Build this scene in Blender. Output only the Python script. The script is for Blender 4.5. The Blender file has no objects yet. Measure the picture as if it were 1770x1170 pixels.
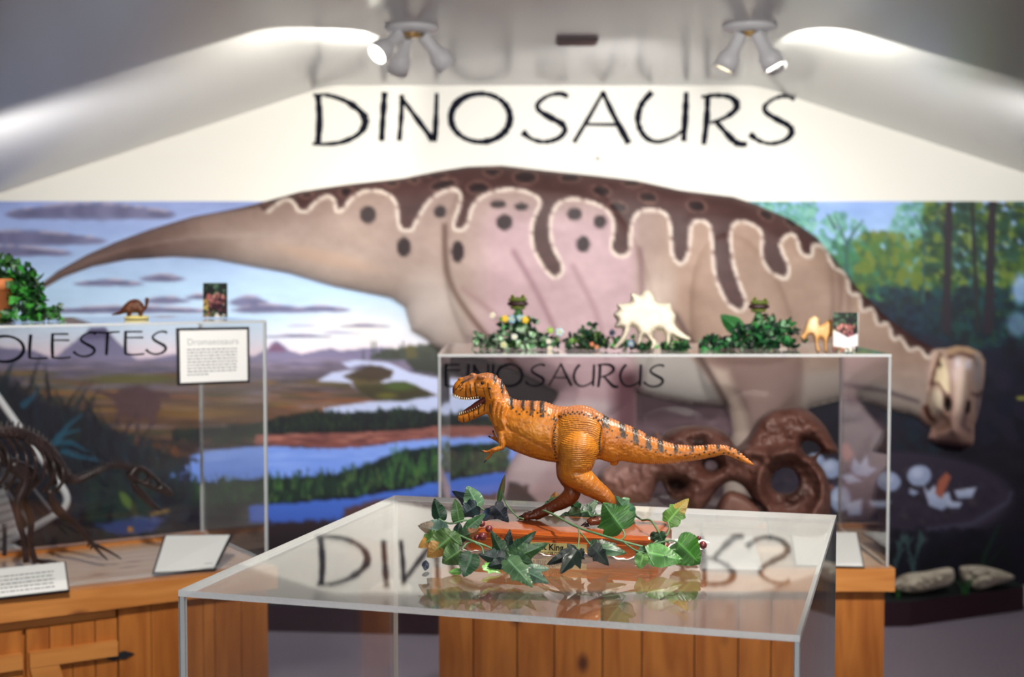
import bpy, math, random
import numpy as np
from mathutils import Vector, Matrix
SC = bpy.context.scene
COL = SC.collection
random.seed(7); RNG = np.random.RandomState(11)

# ------------------------------------------------------------------ camera
F = 2458.0; PITCH = math.atan(120.0/F); EYE = 1.476
cam = bpy.data.cameras.new('camera'); cam.sensor_width = 36.0; cam.lens = F*36.0/1770.0
cam.clip_start = .05; cam.clip_end = 60
cam.dof.use_dof = True; cam.dof.focus_distance = 1.62; cam.dof.aperture_fstop = 6.2; cam.dof.aperture_blades = 7
camo = bpy.data.objects.new('camera', cam); COL.objects.link(camo)
camo.location = (0, 0, EYE); camo.rotation_euler = (math.pi/2-PITCH, 0, 0)
SC.camera = camo
SC.view_settings.view_transform = 'Standard'; SC.view_settings.look = 'None'
SC.view_settings.gamma = 1; SC.view_settings.use_curve_mapping = False
SC.view_settings.exposure = 0.0
SC.cycles.transparent_max_bounces = 40; SC.cycles.max_bounces = 14; SC.cycles.glossy_bounces = 6
SC.cycles.sample_clamp_indirect = 4.0
SC.cycles.caustics_reflective = False; SC.cycles.caustics_refractive = False
# ------------------------------------------------------------------ world
w = bpy.data.worlds.new('world'); SC.world = w; w.use_nodes = True
w.node_tree.nodes['Background'].inputs[0].default_value = (.60, .66, .85, 1)
w.node_tree.nodes['Background'].inputs[1].default_value = .12

def lamp(name, kind, loc, aim, power, color=(1, .95, .86), size=.05, angle=60, blend=.5, sy=None):
    l = bpy.data.lights.new(name, kind); l.energy = power; l.color = color
    if kind == 'SPOT':
        l.spot_size = math.radians(angle); l.spot_blend = blend; l.shadow_soft_size = size
    if kind == 'AREA':
        l.size = size
        if sy: l.shape = 'RECTANGLE'; l.size_y = sy
    o = bpy.data.objects.new(name, l); COL.objects.link(o); o.location = loc
    d = Vector(aim)-Vector(loc); o.rotation_euler = d.to_track_quat('-Z', 'Y').to_euler()
    return o
# room lamps out of view (ceiling spots over and behind the visitor); unseen washes and fills added without fixtures
lamp('ceiling_spot_key', 'SPOT', (.50, 1.30, 2.24), (.05, 1.60, 1.24), 84, (1, .93, .82), .025, 44, .6)
lamp('ceiling_spot_case', 'SPOT', (.9, 1.5, 2.2), (.45, 3.4, 1.28), 230, (1, .93, .84), .04, 52, .7)
lamp('ceiling_spot_cabinet', 'SPOT', (-.5, 1.5, 2.2), (-1.05, 3.3, 1.1), 150, (1, .94, .86), .04, 46, .7)
lamp('fixture_fill', 'SPOT', (.45, 2.2, 1.95), (.45, 4.6, 2.2), 66, (1, .98, .96), .08, 60, .9)  # unseen spot added to brighten the white fixture heads
lamp('chair_fill', 'SPOT', (-1.1, 3.9, 1.95), (-1.62, 4.6, .8), 16, (1, .97, .93), .05, 46, .8)  # unseen fill added to light the white chair
lamp('ceiling_wash', 'AREA', (0.2, -.8, 2.0), (0, 4.5, 1.55), 34, (1, .97, .95), 2.2, sy=.6)
lamp('wall_wash_left', 'SPOT', (-1.75, 4.5, 1.62), (-1.25, 6.2, 1.72), 62, (1, .97, .93), .1, 125, .9)
lamp('wall_wash_mid', 'SPOT', (.45, 4.75, 2.10), (.2, 6.2, 1.60), 62, (1, .97, .93), .1, 105, .9)
lamp('wall_wash_right', 'SPOT', (1.95, 4.5, 1.68), (1.55, 6.2, 1.72), 60, (1, .98, .95), .1, 125, .9)

# ------------------------------------------------------------------ pixel helpers (photo frame 1770 x 1170)
cp, sp = math.cos(PITCH), math.sin(PITCH)
CAM = np.array([0, 0, EYE])
def ray(px, py):
    u = (np.asarray(px, float)-885)/F; v = (np.asarray(py, float)-585)/F
    return np.stack([u+0*v, cp-v*sp+0*u, -sp-v*cp+0*u], -1)
def at(px, py, Y):
    d = ray(px, py); return CAM+d*(np.asarray(Y, float)/d[..., 1])[..., None]
def onz(px, py, z):
    d = ray(px, py); return CAM+d*((z-EYE)/d[..., 2])[..., None]
def onpl(px, py, p0, n):
    d = ray(px, py); t = np.dot(np.asarray(p0)-CAM, n)/np.dot(d, n); return CAM+d*np.asarray(t)[..., None]

def lin(c):
    c = np.asarray(c, float)/255.0
    return np.where(c <= .04045, c/12.92, ((c+.055)/1.055)**2.4)
def rgba(c): return tuple(lin(c))+(1,)

# ------------------------------------------------------------------ materials
def mat(name, color=(200, 200, 200), rough=.5, spec=.5, metal=0, coat=0, attr=None, noise=None, bump=None, emit=0, sss=0):
    m = bpy.data.materials.new(name); m.use_nodes = True
    nt = m.node_tree; b = nt.nodes['Principled BSDF']
    b.inputs['Base Color'].default_value = rgba(color); b.inputs['Roughness'].default_value = rough
    b.inputs['Specular IOR Level'].default_value = spec; b.inputs['Metallic'].default_value = metal
    b.inputs['Coat Weight'].default_value = coat; b.inputs['Coat Roughness'].default_value = .08
    if attr:
        a = nt.nodes.new('ShaderNodeAttribute'); a.attribute_name = attr
        nt.links.new(a.outputs['Color'], b.inputs['Base Color'])
    tc = nt.nodes.new('ShaderNodeTexCoord')
    if noise:   # (scale, other color, lo, hi, stretch)
        sc, c2, lo, hi, st = noise
        mp = nt.nodes.new('ShaderNodeMapping'); mp.inputs['Scale'].default_value = st
        n = nt.nodes.new('ShaderNodeTexNoise'); n.inputs['Scale'].default_value = sc; n.inputs['Detail'].default_value = 5
        r = nt.nodes.new('ShaderNodeValToRGB'); r.color_ramp.elements[0].position = lo; r.color_ramp.elements[1].position = hi
        r.color_ramp.elements[0].color = rgba(color); r.color_ramp.elements[1].color = rgba(c2)
        nt.links.new(tc.outputs['Object'], mp.inputs[0]); nt.links.new(mp.outputs[0], n.inputs[0])
        nt.links.new(n.outputs['Fac'], r.inputs[0]); nt.links.new(r.outputs[0], b.inputs['Base Color'])
    if bump:    # (scale, strength, distance)
        n = nt.nodes.new('ShaderNodeTexNoise'); n.inputs['Scale'].default_value = bump[0]; n.inputs['Detail'].default_value = 4
        nt.links.new(tc.outputs['Object'], n.inputs[0])
        bp = nt.nodes.new('ShaderNodeBump'); bp.inputs['Strength'].default_value = bump[1]; bp.inputs['Distance'].default_value = bump[2]
        nt.links.new(n.outputs['Fac'], bp.inputs['Height']); nt.links.new(bp.outputs[0], b.inputs['Normal'])
    if emit:
        b.inputs['Emission Color'].default_value = rgba(color); b.inputs['Emission Strength'].default_value = emit
    return m

def wood(name, c1, c2, knot, axis='z', scale=1.0, rough=.45, coat=0.0, band=9.0):
    """pine / stained wood: stretched noise grain with dark knots"""
    m = bpy.data.materials.new(name); m.use_nodes = True; nt = m.node_tree; b = nt.nodes['Principled BSDF']
    b.inputs['Roughness'].default_value = rough; b.inputs['Coat Weight'].default_value = coat; b.inputs['Coat Roughness'].default_value = .06
    tc = nt.nodes.new('ShaderNodeTexCoord'); mp = nt.nodes.new('ShaderNodeMapping')
    s = {'z': (band, band, 1), 'x': (1, band, band)}[axis]
    mp.inputs['Scale'].default_value = [v*scale for v in s]
    n = nt.nodes.new('ShaderNodeTexNoise'); n.inputs['Scale'].default_value = 3.0; n.inputs['Detail'].default_value = 6; n.inputs['Distortion'].default_value = 1.2
    r = nt.nodes.new('ShaderNodeValToRGB'); r.color_ramp.elements[0].position = .3; r.color_ramp.elements[1].position = .72
    r.color_ramp.elements[0].color = rgba(c1); r.color_ramp.elements[1].color = rgba(c2)
    mp2 = nt.nodes.new('ShaderNodeMapping'); mp2.inputs['Scale'].default_value = [v*scale for v in {'z': (1.6, 1.6, 1), 'x': (1, 1.6, 1.6)}[axis]]
    v = nt.nodes.new('ShaderNodeTexVoronoi'); v.inputs['Scale'].default_value = 5.5
    kr = nt.nodes.new('ShaderNodeValToRGB'); kr.color_ramp.elements[0].position = .05; kr.color_ramp.elements[1].position = .17
    kr.color_ramp.elements[0].color = (1, 1, 1, 1); kr.color_ramp.elements[1].color = (0, 0, 0, 1)
    mx = nt.nodes.new('ShaderNodeMix'); mx.data_type = 'RGBA'
    L = nt.links.new
    L(tc.outputs['Object'], mp.inputs[0]); L(tc.outputs['Object'], mp2.inputs[0])
    L(mp.outputs[0], n.inputs[0]); L(mp2.outputs[0], v.inputs[0]); L(n.outputs['Fac'], r.inputs[0]); L(v.outputs['Distance'], kr.inputs[0])
    L(kr.outputs[0], mx.inputs['Factor']); L(r.outputs[0], mx.inputs[6]); mx.inputs[7].default_value = rgba(knot)
    L(mx.outputs[2], b.inputs['Base Color'])
    return m

def acrylic(name, tint=(.985, .99, .99), haze=0.0):
    """clear sheet: straight-through light with an angle dependent mirror share (symmetric on both faces)"""
    m = bpy.data.materials.new(name); m.use_nodes = True; nt = m.node_tree; nt.nodes.clear(); L = nt.links.new
    out = nt.nodes.new('ShaderNodeOutputMaterial'); g = nt.nodes.new('ShaderNodeNewGeometry')
    dp = nt.nodes.new('ShaderNodeVectorMath'); dp.operation = 'DOT_PRODUCT'
    L(g.outputs['Incoming'], dp.inputs[0]); L(g.outputs['Normal'], dp.inputs[1])
    def M(op, a, b=None):
        n = nt.nodes.new('ShaderNodeMath'); n.operation = op
        for i, x in enumerate((a, b)):
            if x is None: continue
            if isinstance(x, (int, float)): n.inputs[i].default_value = x
            else: L(x, n.inputs[i])
        return n.outputs[0]
    c = M('ABSOLUTE', dp.outputs['Value']); k = M('POWER', M('SUBTRACT', 1.0, c), 5.0)
    fr = M('ADD', M('MULTIPLY', k, .955), .04)
    t = nt.nodes.new('ShaderNodeBsdfTransparent'); t.inputs[0].default_value = tint+(1,)
    s = nt.nodes.new('ShaderNodeBsdfGlossy'); s.inputs['Roughness'].default_value = 0.0; s.inputs[0].default_value = (1, 1, 1, 1)
    mx = nt.nodes.new('ShaderNodeMixShader'); L(fr, mx.inputs[0]); L(t.outputs[0], mx.inputs[1]); L(s.outputs[0], mx.inputs[2])
    last = mx
    if haze:
        d = nt.nodes.new('ShaderNodeBsdfDiffuse'); d.inputs[0].default_value = (.8, .82, .85, 1)
        m2 = nt.nodes.new('ShaderNodeMixShader'); m2.inputs[0].default_value = haze
        L(mx.outputs[0], m2.inputs[1]); L(d.outputs[0], m2.inputs[2]); last = m2
    L(last.outputs[0], out.inputs[0])
    return m

# ------------------------------------------------------------------ object helpers
WM = {}
def props(o, label=None, cat=None, group=None, kind=None):
    if label: o['label'] = label
    if cat: o['category'] = cat
    if group: o['group'] = group
    if kind: o['kind'] = kind
    return o
def empty(name, loc, rz=0.0, label=None, cat=None, group=None, kind=None):
    o = bpy.data.objects.new(name, None); COL.objects.link(o); o.location = loc; o.rotation_euler = (0, 0, rz)
    o.empty_display_size = .05
    WM[o.name] = Matrix.Translation(Vector(loc)) @ Matrix.Rotation(rz, 4, 'Z')
    return props(o, label, cat, group, kind)
def mesh(name, V, Fc, m, parent=None, smooth=False, col=None, label=None, cat=None, group=None, kind=None, fm=None, local=False):
    """V world coordinates (or already local to the parent); children are stored in the parent's frame"""
    V = np.array(V, float).reshape(-1, 3)
    if parent is not None:
        if not local:
            Mi = np.array(WM[parent.name].inverted()); V = V@Mi[:3, :3].T+Mi[:3, 3]
        loc = (0, 0, 0)
    else:
        loc = ((V[:, 0].min()+V[:, 0].max())/2, (V[:, 1].min()+V[:, 1].max())/2, V[:, 2].min())
        V = V-np.array(loc)
    me = bpy.data.meshes.new(name)
    if isinstance(Fc, np.ndarray) and Fc.ndim == 2:
        n, k = Fc.shape
        me.vertices.add(len(V)); me.vertices.foreach_set('co', V.astype('f').ravel())
        me.loops.add(n*k); me.loops.foreach_set('vertex_index', Fc.astype('i').ravel())
        me.polygons.add(n); me.polygons.foreach_set('loop_start', np.arange(0, n*k, k, dtype='i'))
        me.polygons.foreach_set('loop_total', np.full(n, k, dtype='i')); me.update(calc_edges=True); me.validate()
    else:
        me.from_pydata([tuple(v) for v in V], [], [tuple(int(i) for i in f) for f in Fc]); me.update()
    if isinstance(m, (list, tuple)):
        for x in m: me.materials.append(x)
        if fm is not None: me.polygons.foreach_set('material_index', np.array(fm, dtype='i'))
    else: me.materials.append(m)
    if smooth: me.polygons.foreach_set('use_smooth', np.ones(len(me.polygons), dtype=bool))
    if col is not None:
        a = me.color_attributes.new('Col', 'FLOAT_COLOR', 'POINT')
        c = np.ones((len(V), 4), 'f'); c[:, :3] = col; a.data.foreach_set('color', c.ravel())
    o = bpy.data.objects.new(name, me); COL.objects.link(o); o.location = loc
    if parent is not None: o.parent = parent; WM[o.name] = WM[parent.name]
    else: WM[o.name] = Matrix.Translation(Vector(loc))
    return props(o, label, cat, group, kind)
class G:
    """collects shapes into one vertex / face list"""
    def __init__(s): s.V = []; s.F = []; s.m = []; s.C = []
    def add(s, V, Fc, mi=0, c=None):
        b = len(s.V); V = [tuple(v) for v in np.array(V, float).reshape(-1, 3)]
        s.V += V; s.F += [tuple(int(i)+b for i in f) for f in Fc]; s.m += [mi]*len(Fc)
        if c is not None: s.C += [tuple(lin(c))]*len(V)
        return s
    def box(s, x0, y0, z0, x1, y1, z1, mi=0, T=None, c=None):
        V = np.array([(x, y, z) for z in (z0, z1) for (x, y) in ((x0, y0), (x1, y0), (x1, y1), (x0, y1))], float)
        if T is not None: V = T(V)
        return s.add(V, [(0, 3, 2, 1), (4, 5, 6, 7), (0, 1, 5, 4), (1, 2, 6, 5), (2, 3, 7, 6), (3, 0, 4, 7)], mi, c)
    def tube(s, P, r, n=8, mi=0, c=None, flat=1.0):
        P = np.array(P, float); k = len(P); r = np.ones(k)*r if np.isscalar(r) else np.array(r, float)
        T = np.gradient(P, axis=0); T /= np.linalg.norm(T, axis=1)[:, None]+1e-12
        up = np.array([0, 0, 1.0]) if abs(T[0][2]) < .9 else np.array([0, 1.0, 0])
        V = []; N = np.cross(T[0], up); N /= np.linalg.norm(N)
        for i in range(k):
            N = N-T[i]*np.dot(N, T[i]); N /= np.linalg.norm(N); B = np.cross(T[i], N)
            for j in range(n):
                a = 2*math.pi*j/n; V.append(P[i]+r[i]*(math.cos(a)*N+math.sin(a)*B*flat))
        Fc = [(i*n+j, i*n+(j+1) % n, (i+1)*n+(j+1) % n, (i+1)*n+j) for i in range(k-1) for j in range(n)]
        Fc += [tuple(range(n))[::-1], tuple((k-1)*n+j for j in range(n))]
        return s.add(V, Fc, mi, c)
    def ball(s, c0, r, n=10, mi=0, c=None, T=None):
        r = np.ones(3)*r; V = []; Fc = []
        for i in range(1, n):
            t = math.pi*i/n
            for j in range(2*n):
                a = math.pi*j/n; V.append((math.sin(t)*math.cos(a), math.sin(t)*math.sin(a), math.cos(t)))
        V += [(0, 0, 1), (0, 0, -1)]; k = 2*n
        for i in range(n-2):
            for j in range(k): Fc.append((i*k+j, (i+1)*k+j, (i+1)*k+(j+1) % k, i*k+(j+1) % k))
        a = len(V)-2
        for j in range(k): Fc.append((a, j, (j+1) % k)); Fc.append((a+1, (n-2)*k+(j+1) % k, (n-2)*k+j))
        V = np.array(V)*r
        if T is not None: V = V@np.array(T).T
        return s.add(V+np.array(c0), Fc, mi, c)
    def lathe(s, c0, prof, n=24, mi=0, T=None, c=None):
        V = [(r*math.cos(2*math.pi*j/n), r*math.sin(2*math.pi*j/n), z) for r, z in prof for j in range(n)]
        k = len(prof); Fc = [(i*n+j, i*n+(j+1) % n, (i+1)*n+(j+1) % n, (i+1)*n+j) for i in range(k-1) for j in range(n)]
        Fc += [tuple(range(n))[::-1], tuple((k-1)*n+j for j in range(n))]
        V = np.array(V)
        if T is not None: V = V@np.array(T).T
        return s.add(V+np.array(c0), Fc, mi, c)
    def out(s, name, m, parent=None, smooth=False, **k):
        return mesh(name, s.V, s.F, m, parent, smooth, col=np.array(s.C) if s.C else None, fm=s.m if isinstance(m, (list, tuple)) else None, **k)

def smooth_pts(P, n=6, closed=False):
    """Catmull-Rom through P"""
    P = np.array(P, float); k = len(P); out = []
    rng_ = range(k if closed else k-1)
    for i in rng_:
        if closed: a, b, c, d = P[(i-1) % k], P[i], P[(i+1) % k], P[(i+2) % k]
        else: a, b, c, d = P[max(i-1, 0)], P[i], P[i+1], P[min(i+2, k-1)]
        for j in range(n):
            t = j/n; out.append(.5*((2*b)+(-a+c)*t+(2*a-5*b+4*c-d)*t*t+(-a+3*b-3*c+d)*t**3))
    if not closed: out.append(P[-1])
    return np.array(out)
def inpoly(x, y, P):
    P = np.asarray(P, float); ins = np.zeros(x.shape, bool); n = len(P)
    for i in range(n):
        x1, y1 = P[i]; x2, y2 = P[(i+1) % n]
        if y1 == y2: continue
        c = ((y1 > y) != (y2 > y)) & (x < (x2-x1)*(y-y1)/(y2-y1)+x1); ins ^= c
    return ins
def near(x, y, P, closed=True):
    """distance to polyline and nearest point"""
    P = np.asarray(P, float); best = np.full(x.shape, 1e18); bx = np.zeros(x.shape); by = np.zeros(x.shape); n = len(P)
    for i in range(n if closed else n-1):
        x1, y1 = P[i]; x2, y2 = P[(i+1) % n]; dx, dy = x2-x1, y2-y1; L = dx*dx+dy*dy+1e-12
        t = np.clip(((x-x1)*dx+(y-y1)*dy)/L, 0, 1); qx, qy = x1+t*dx, y1+t*dy; d = (x-qx)**2+(y-qy)**2
        k = d < best; best = np.where(k, d, best); bx = np.where(k, qx, bx); by = np.where(k, qy, by)
    return np.sqrt(best), bx, by
def vnoise(x, y, sx, sy, seed=0, octv=4):
    rs = np.random.RandomState(seed); tot = 0; amp = 1.0; o = 0
    for k in range(octv):
        g = rs.rand(64, 64); X = x/sx*(2**k); Y = y/sy*(2**k); xi = np.floor(X).astype(int); yi = np.floor(Y).astype(int)
        fx = X-xi; fy = Y-yi; fx = fx*fx*(3-2*fx); fy = fy*fy*(3-2*fy)
        a = g[yi % 64, xi % 64]; b = g[yi % 64, (xi+1) % 64]; c = g[(yi+1) % 64, xi % 64]; d = g[(yi+1) % 64, (xi+1) % 64]
        tot = tot+amp*((a*(1-fx)+b*fx)*(1-fy)+(c*(1-fx)+d*fx)*fy); o += amp; amp *= .5
    return tot/o

class Paint:
    """a painted picture on a grid of vertices; coordinates in the mural's own units"""
    def __init__(s, x0, y0, x1, y1, st):
        s.xs = np.arange(x0, x1+.01, st); s.ys = np.arange(y0, y1+.01, st); s.st = st
        s.X, s.Y = np.meshgrid(s.xs, s.ys); s.C = np.zeros(s.X.shape+(3,))
    def win(s, a, b, c, d):
        i0, i1 = np.searchsorted(s.xs, a), np.searchsorted(s.xs, c); j0, j1 = np.searchsorted(s.ys, b), np.searchsorted(s.ys, d)
        return slice(max(j0-1, 0), j1+1), slice(max(i0-1, 0), i1+1)
    def blend(s, w, mask, c):
        m = mask[..., None]; c = np.asarray(c, float); s.C[w] = s.C[w]*(1-m)+c*m
    def poly(s, P, c, feather=0, alpha=1, c2=None, rough=0, seed=1):
        P = np.asarray(P, float); f = feather*2+4+rough
        w = s.win(P[:, 0].min()-f, P[:, 1].min()-f, P[:, 0].max()+f, P[:, 1].max()+f); X, Y = s.X[w], s.Y[w]
        if X.size == 0: return
        if rough: 
            X2 = X+(vnoise(X, Y, 9, 9, seed)-.5)*2*rough; Y2 = Y+(vnoise(X, Y, 9, 9, seed+5)-.5)*2*rough
        else: X2, Y2 = X, Y
        d, _, _ = near(X2, Y2, P); d = np.where(inpoly(X2, Y2, P), d, -d)
        m = np.clip(.5+d/max(feather*2, s.st), 0, 1)*alpha
        if c2 is not None:
            t = ((Y-P[:, 1].min())/(np.ptp(P[:, 1])+1e-9))[..., None]; cc = np.asarray(c)*(1-t)+np.asarray(c2)*t; cc = np.clip(cc, 0, 255)
        else: cc = c
        s.blend(w, m, cc)
    def ell(s, cx, cy, rx, ry, c, feather=.15, alpha=1, rot=0):
        R = max(rx, ry)*1.5+4; w = s.win(cx-R, cy-R, cx+R, cy+R); X, Y = s.X[w]-cx, s.Y[w]-cy
        if X.size == 0: return
        a = math.radians(rot); U = (X*math.cos(a)+Y*math.sin(a))/rx; V = (-X*math.sin(a)+Y*math.cos(a))/ry
        s.blend(w, np.clip((1-np.sqrt(U*U+V*V))/feather+.5, 0, 1)*alpha, c)
    def line(s, P, w0, w1, c, alpha=1, soft=1.0):
        P = np.asarray(P, float); n = len(P); R = max(w0, w1)+3
        w = s.win(P[:, 0].min()-R, P[:, 1].min()-R, P[:, 0].max()+R, P[:, 1].max()+R); X, Y = s.X[w], s.Y[w]
        if X.size == 0: return
        m = np.zeros(X.shape)
        for i in range(n-1):
            x1, y1 = P[i]; x2, y2 = P[i+1]; dx, dy = x2-x1, y2-y1; L = dx*dx+dy*dy+1e-9
            t = np.clip(((X-x1)*dx+(Y-y1)*dy)/L, 0, 1); d = np.hypot(X-x1-t*dx, Y-y1-t*dy); q = (i+t)/(n-1); r = w0*(1-q)+w1*q
            m = np.maximum(m, np.clip((r-d)/(soft*1.5)+.5, 0, 1))
        s.blend(w, m*alpha, c)
    def build(s, name, f3, m, **k):
        h, w = s.X.shape; V = f3(s.X.ravel(), s.Y.ravel()); idx = np.arange(h*w).reshape(h, w)
        Q = np.stack([idx[:-1, :-1], idx[1:, :-1], idx[1:, 1:], idx[:-1, 1:]], -1).reshape(-1, 4)
        return mesh(name, V, Q, m, col=lin(np.clip(s.C.reshape(-1, 3), 0, 255)), **k)

def inflate(P, holes, f3, H, R, st, two=False, colf=None, extra=None, back=None, squash=.5):
    """solid with real thickness from an outline: returns V, F, colours.  f3(x, y, height)->xyz"""
    P = np.asarray(P, float); polys = [P]+[np.asarray(h, float) for h in holes]
    xs = np.arange(P[:, 0].min()-st, P[:, 0].max()+2*st, st); ys = np.arange(P[:, 1].min()-st, P[:, 1].max()+2*st, st)
    X, Y = np.meshgrid(xs, ys); ins = inpoly(X, Y, P)
    for h in polys[1:]: ins &= ~inpoly(X, Y, h)
    D = np.full(X.shape, 1e9); NX = X.copy(); NY = Y.copy()
    for q in polys:
        d, a, b = near(X, Y, q); k = d < D; D = np.where(k, d, D); NX = np.where(k, a, NX); NY = np.where(k, b, NY)
    snap = ~ins; X2 = np.where(snap, NX, X); Y2 = np.where(snap, NY, Y); D = np.where(snap, 0, D)
    use = ins | (D*0+np.hypot(X-NX, Y-NY) < st*1.5)
    cell_in = (ins[:-1, :-1].astype(int)+ins[1:, :-1]+ins[1:, 1:]+ins[:-1, 1:]) > 0
    ok = cell_in & use[:-1, :-1] & use[1:, :-1] & use[1:, 1:] & use[:-1, 1:]
    idx = np.arange(X.size).reshape(X.shape)
    Q = np.stack([idx[:-1, :-1], idx[1:, :-1], idx[1:, 1:], idx[:-1, 1:]], -1)[ok]
    t = np.clip(D/R, 0, 1); h = H*(1-(1-t)**2)**squash
    if extra is not None: h = np.where(D > 0, h+extra(X2, Y2)*np.clip(D/(R*.5), 0, 1), 0)
    u, inv = np.unique(Q.ravel(), return_inverse=True); Q = inv.reshape(-1, 4)
    x, y, hh, dd = X2.ravel()[u], Y2.ravel()[u], h.ravel()[u], D.ravel()[u]
    V = f3(x, y, hh); C = colf(x, y) if colf else None
    n = len(u)
    if two or back is not None:
        V2 = f3(x, y, -hh if two else np.full(n, back)-0*hh)
        V = np.concatenate([V, V2]); Q = np.concatenate([Q, Q[:, ::-1]+n])
        if C is not None: C = np.concatenate([C, C])
        if not two:   # side walls
            e = {}
            for q in Q[:len(Q)//2]:
                for i in range(4):
                    a, b = int(q[i]), int(q[(i+1) % 4])
                    if (b, a) in e: del e[(b, a)]
                    else: e[(a, b)] = 1
            S = np.array([(b, a, a+n, b+n) for a, b in e]); Q = np.concatenate([Q, S])
    return V, Q, C
# ------------------------------------------------------------------ shared materials
M_wall = mat('cream_wall_paint', (236, 234, 226), .6, bump=(60, .05, .002))
M_ceil = mat('ceiling_gloss_paint', (205, 204, 204), .24, .5)
M_floor = mat('carpet', (176, 166, 182), .95, noise=(140, (134, 126, 142), .35, .7, (1, 1, 1)), bump=(400, .5, .004))
M_paint = mat('mural_paint', (200, 200, 200), .55, .35, attr='Col')
M_kerb = mat('maroon_skirting', (44, 16, 30), .5)
M_ink = mat('black_lettering', (20, 22, 34), .8, .1)
M_ink2 = mat('case_lettering_black', (8, 8, 16), .9, .1)
M_pine = wood('knotty_pine', (150, 84, 32), (188, 118, 52), (84, 40, 18), 'z')
M_pineh = wood('knotty_pine_rail', (176, 108, 48), (206, 140, 74), (98, 48, 24), 'x')
M_top = wood('pale_worktop', (196, 160, 128), (222, 192, 164), (170, 128, 96), 'x', rough=.3)
M_dark = mat('dark_gap', (40, 24, 16), .8)
M_acr = acrylic('clear_acrylic'); M_acr_top = acrylic('clear_acrylic_top', (.95, .95, .95), .012)
M_rim = mat('polished_acrylic_edge', (226, 232, 236), .25, .6, bump=(300, .3, .002))
M_rimb = M_rim.node_tree.nodes['Principled BSDF']; M_rimb.inputs['Transmission Weight'].default_value = .35
M_white = mat('white_enamel', (246, 246, 248), .4)
M_metal = mat('dark_iron', (70, 72, 80), .4, metal=.8)
DW = 6.2                                      # depth of the mural wall
def wallP(px, py, off=0.0): return at(px, py, DW-off)
ZC = float(wallP(900, 148)[2]); XL = float(wallP(568, 148)[0]); XR = float(wallP(1310, 148)[0]); SL = math.tan(math.radians(18.0))
XE = 3.6; Y0 = -3.5; T = .08
# ------------------------------------------------------------------ shell
G().box(-XE-T, Y0, -.1, XE+T, DW+T, 0).out('floor', M_floor, kind='structure')
def slab(name, pts, m, kind='structure'):
    g = G(); V = [(x, y, z) for y in (Y0, DW+T) for x, z in pts]; n = len(pts)
    g.add(V, [tuple(range(n)), tuple(range(n, 2*n))[::-1]]+[(i, i+n, (i+1) % n+n, (i+1) % n) for i in range(n)])
    return g.out(name, m, kind=kind)
zl = ZC-(XL+XE)*SL; zr = ZC-(XE-XR)*SL
def soft(xc, sgn, n=8, r=.07):
    P = []
    for i in range(n+1):
        u = -r+2*r*i/n; P.append((xc+sgn*u, ZC-SL*(u+r)**2/(4*r)))
    return P
slab('ceiling', [(-XE, zl)]+soft(XL, -1)[::-1]+soft(XR, 1)+[(XE, zr), (XE, zr+.1), (XR, ZC+.1), (XL, ZC+.1), (-XE, zl+.1)], M_ceil)
g = G(); P = [(-XE, 0), (XE, 0), (XE, zr), (XR, ZC), (XL, ZC), (-XE, zl)]
g.add([(x, y, z) for y in (DW, DW+T) for x, z in P], [tuple(range(6)), tuple(range(6, 12))[::-1]]+[(i, i+6, (i+1) % 6+6, (i+1) % 6) for i in range(6)])
g.out('wall_back', M_wall, kind='structure')
G().box(-XE-T, Y0, 0, -XE, DW, zl+.1).out('wall_left', M_wall, kind='structure')
G().box(XE, Y0, 0, XE+T, DW, zr+.1).out('wall_right', M_wall, kind='structure')

G().box(-XE-T, Y0-T, 0, XE+T, Y0, ZC+.1).out('wall_front', mat('grey_wall_paint', (120, 116, 122), .7), kind='structure')
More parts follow.
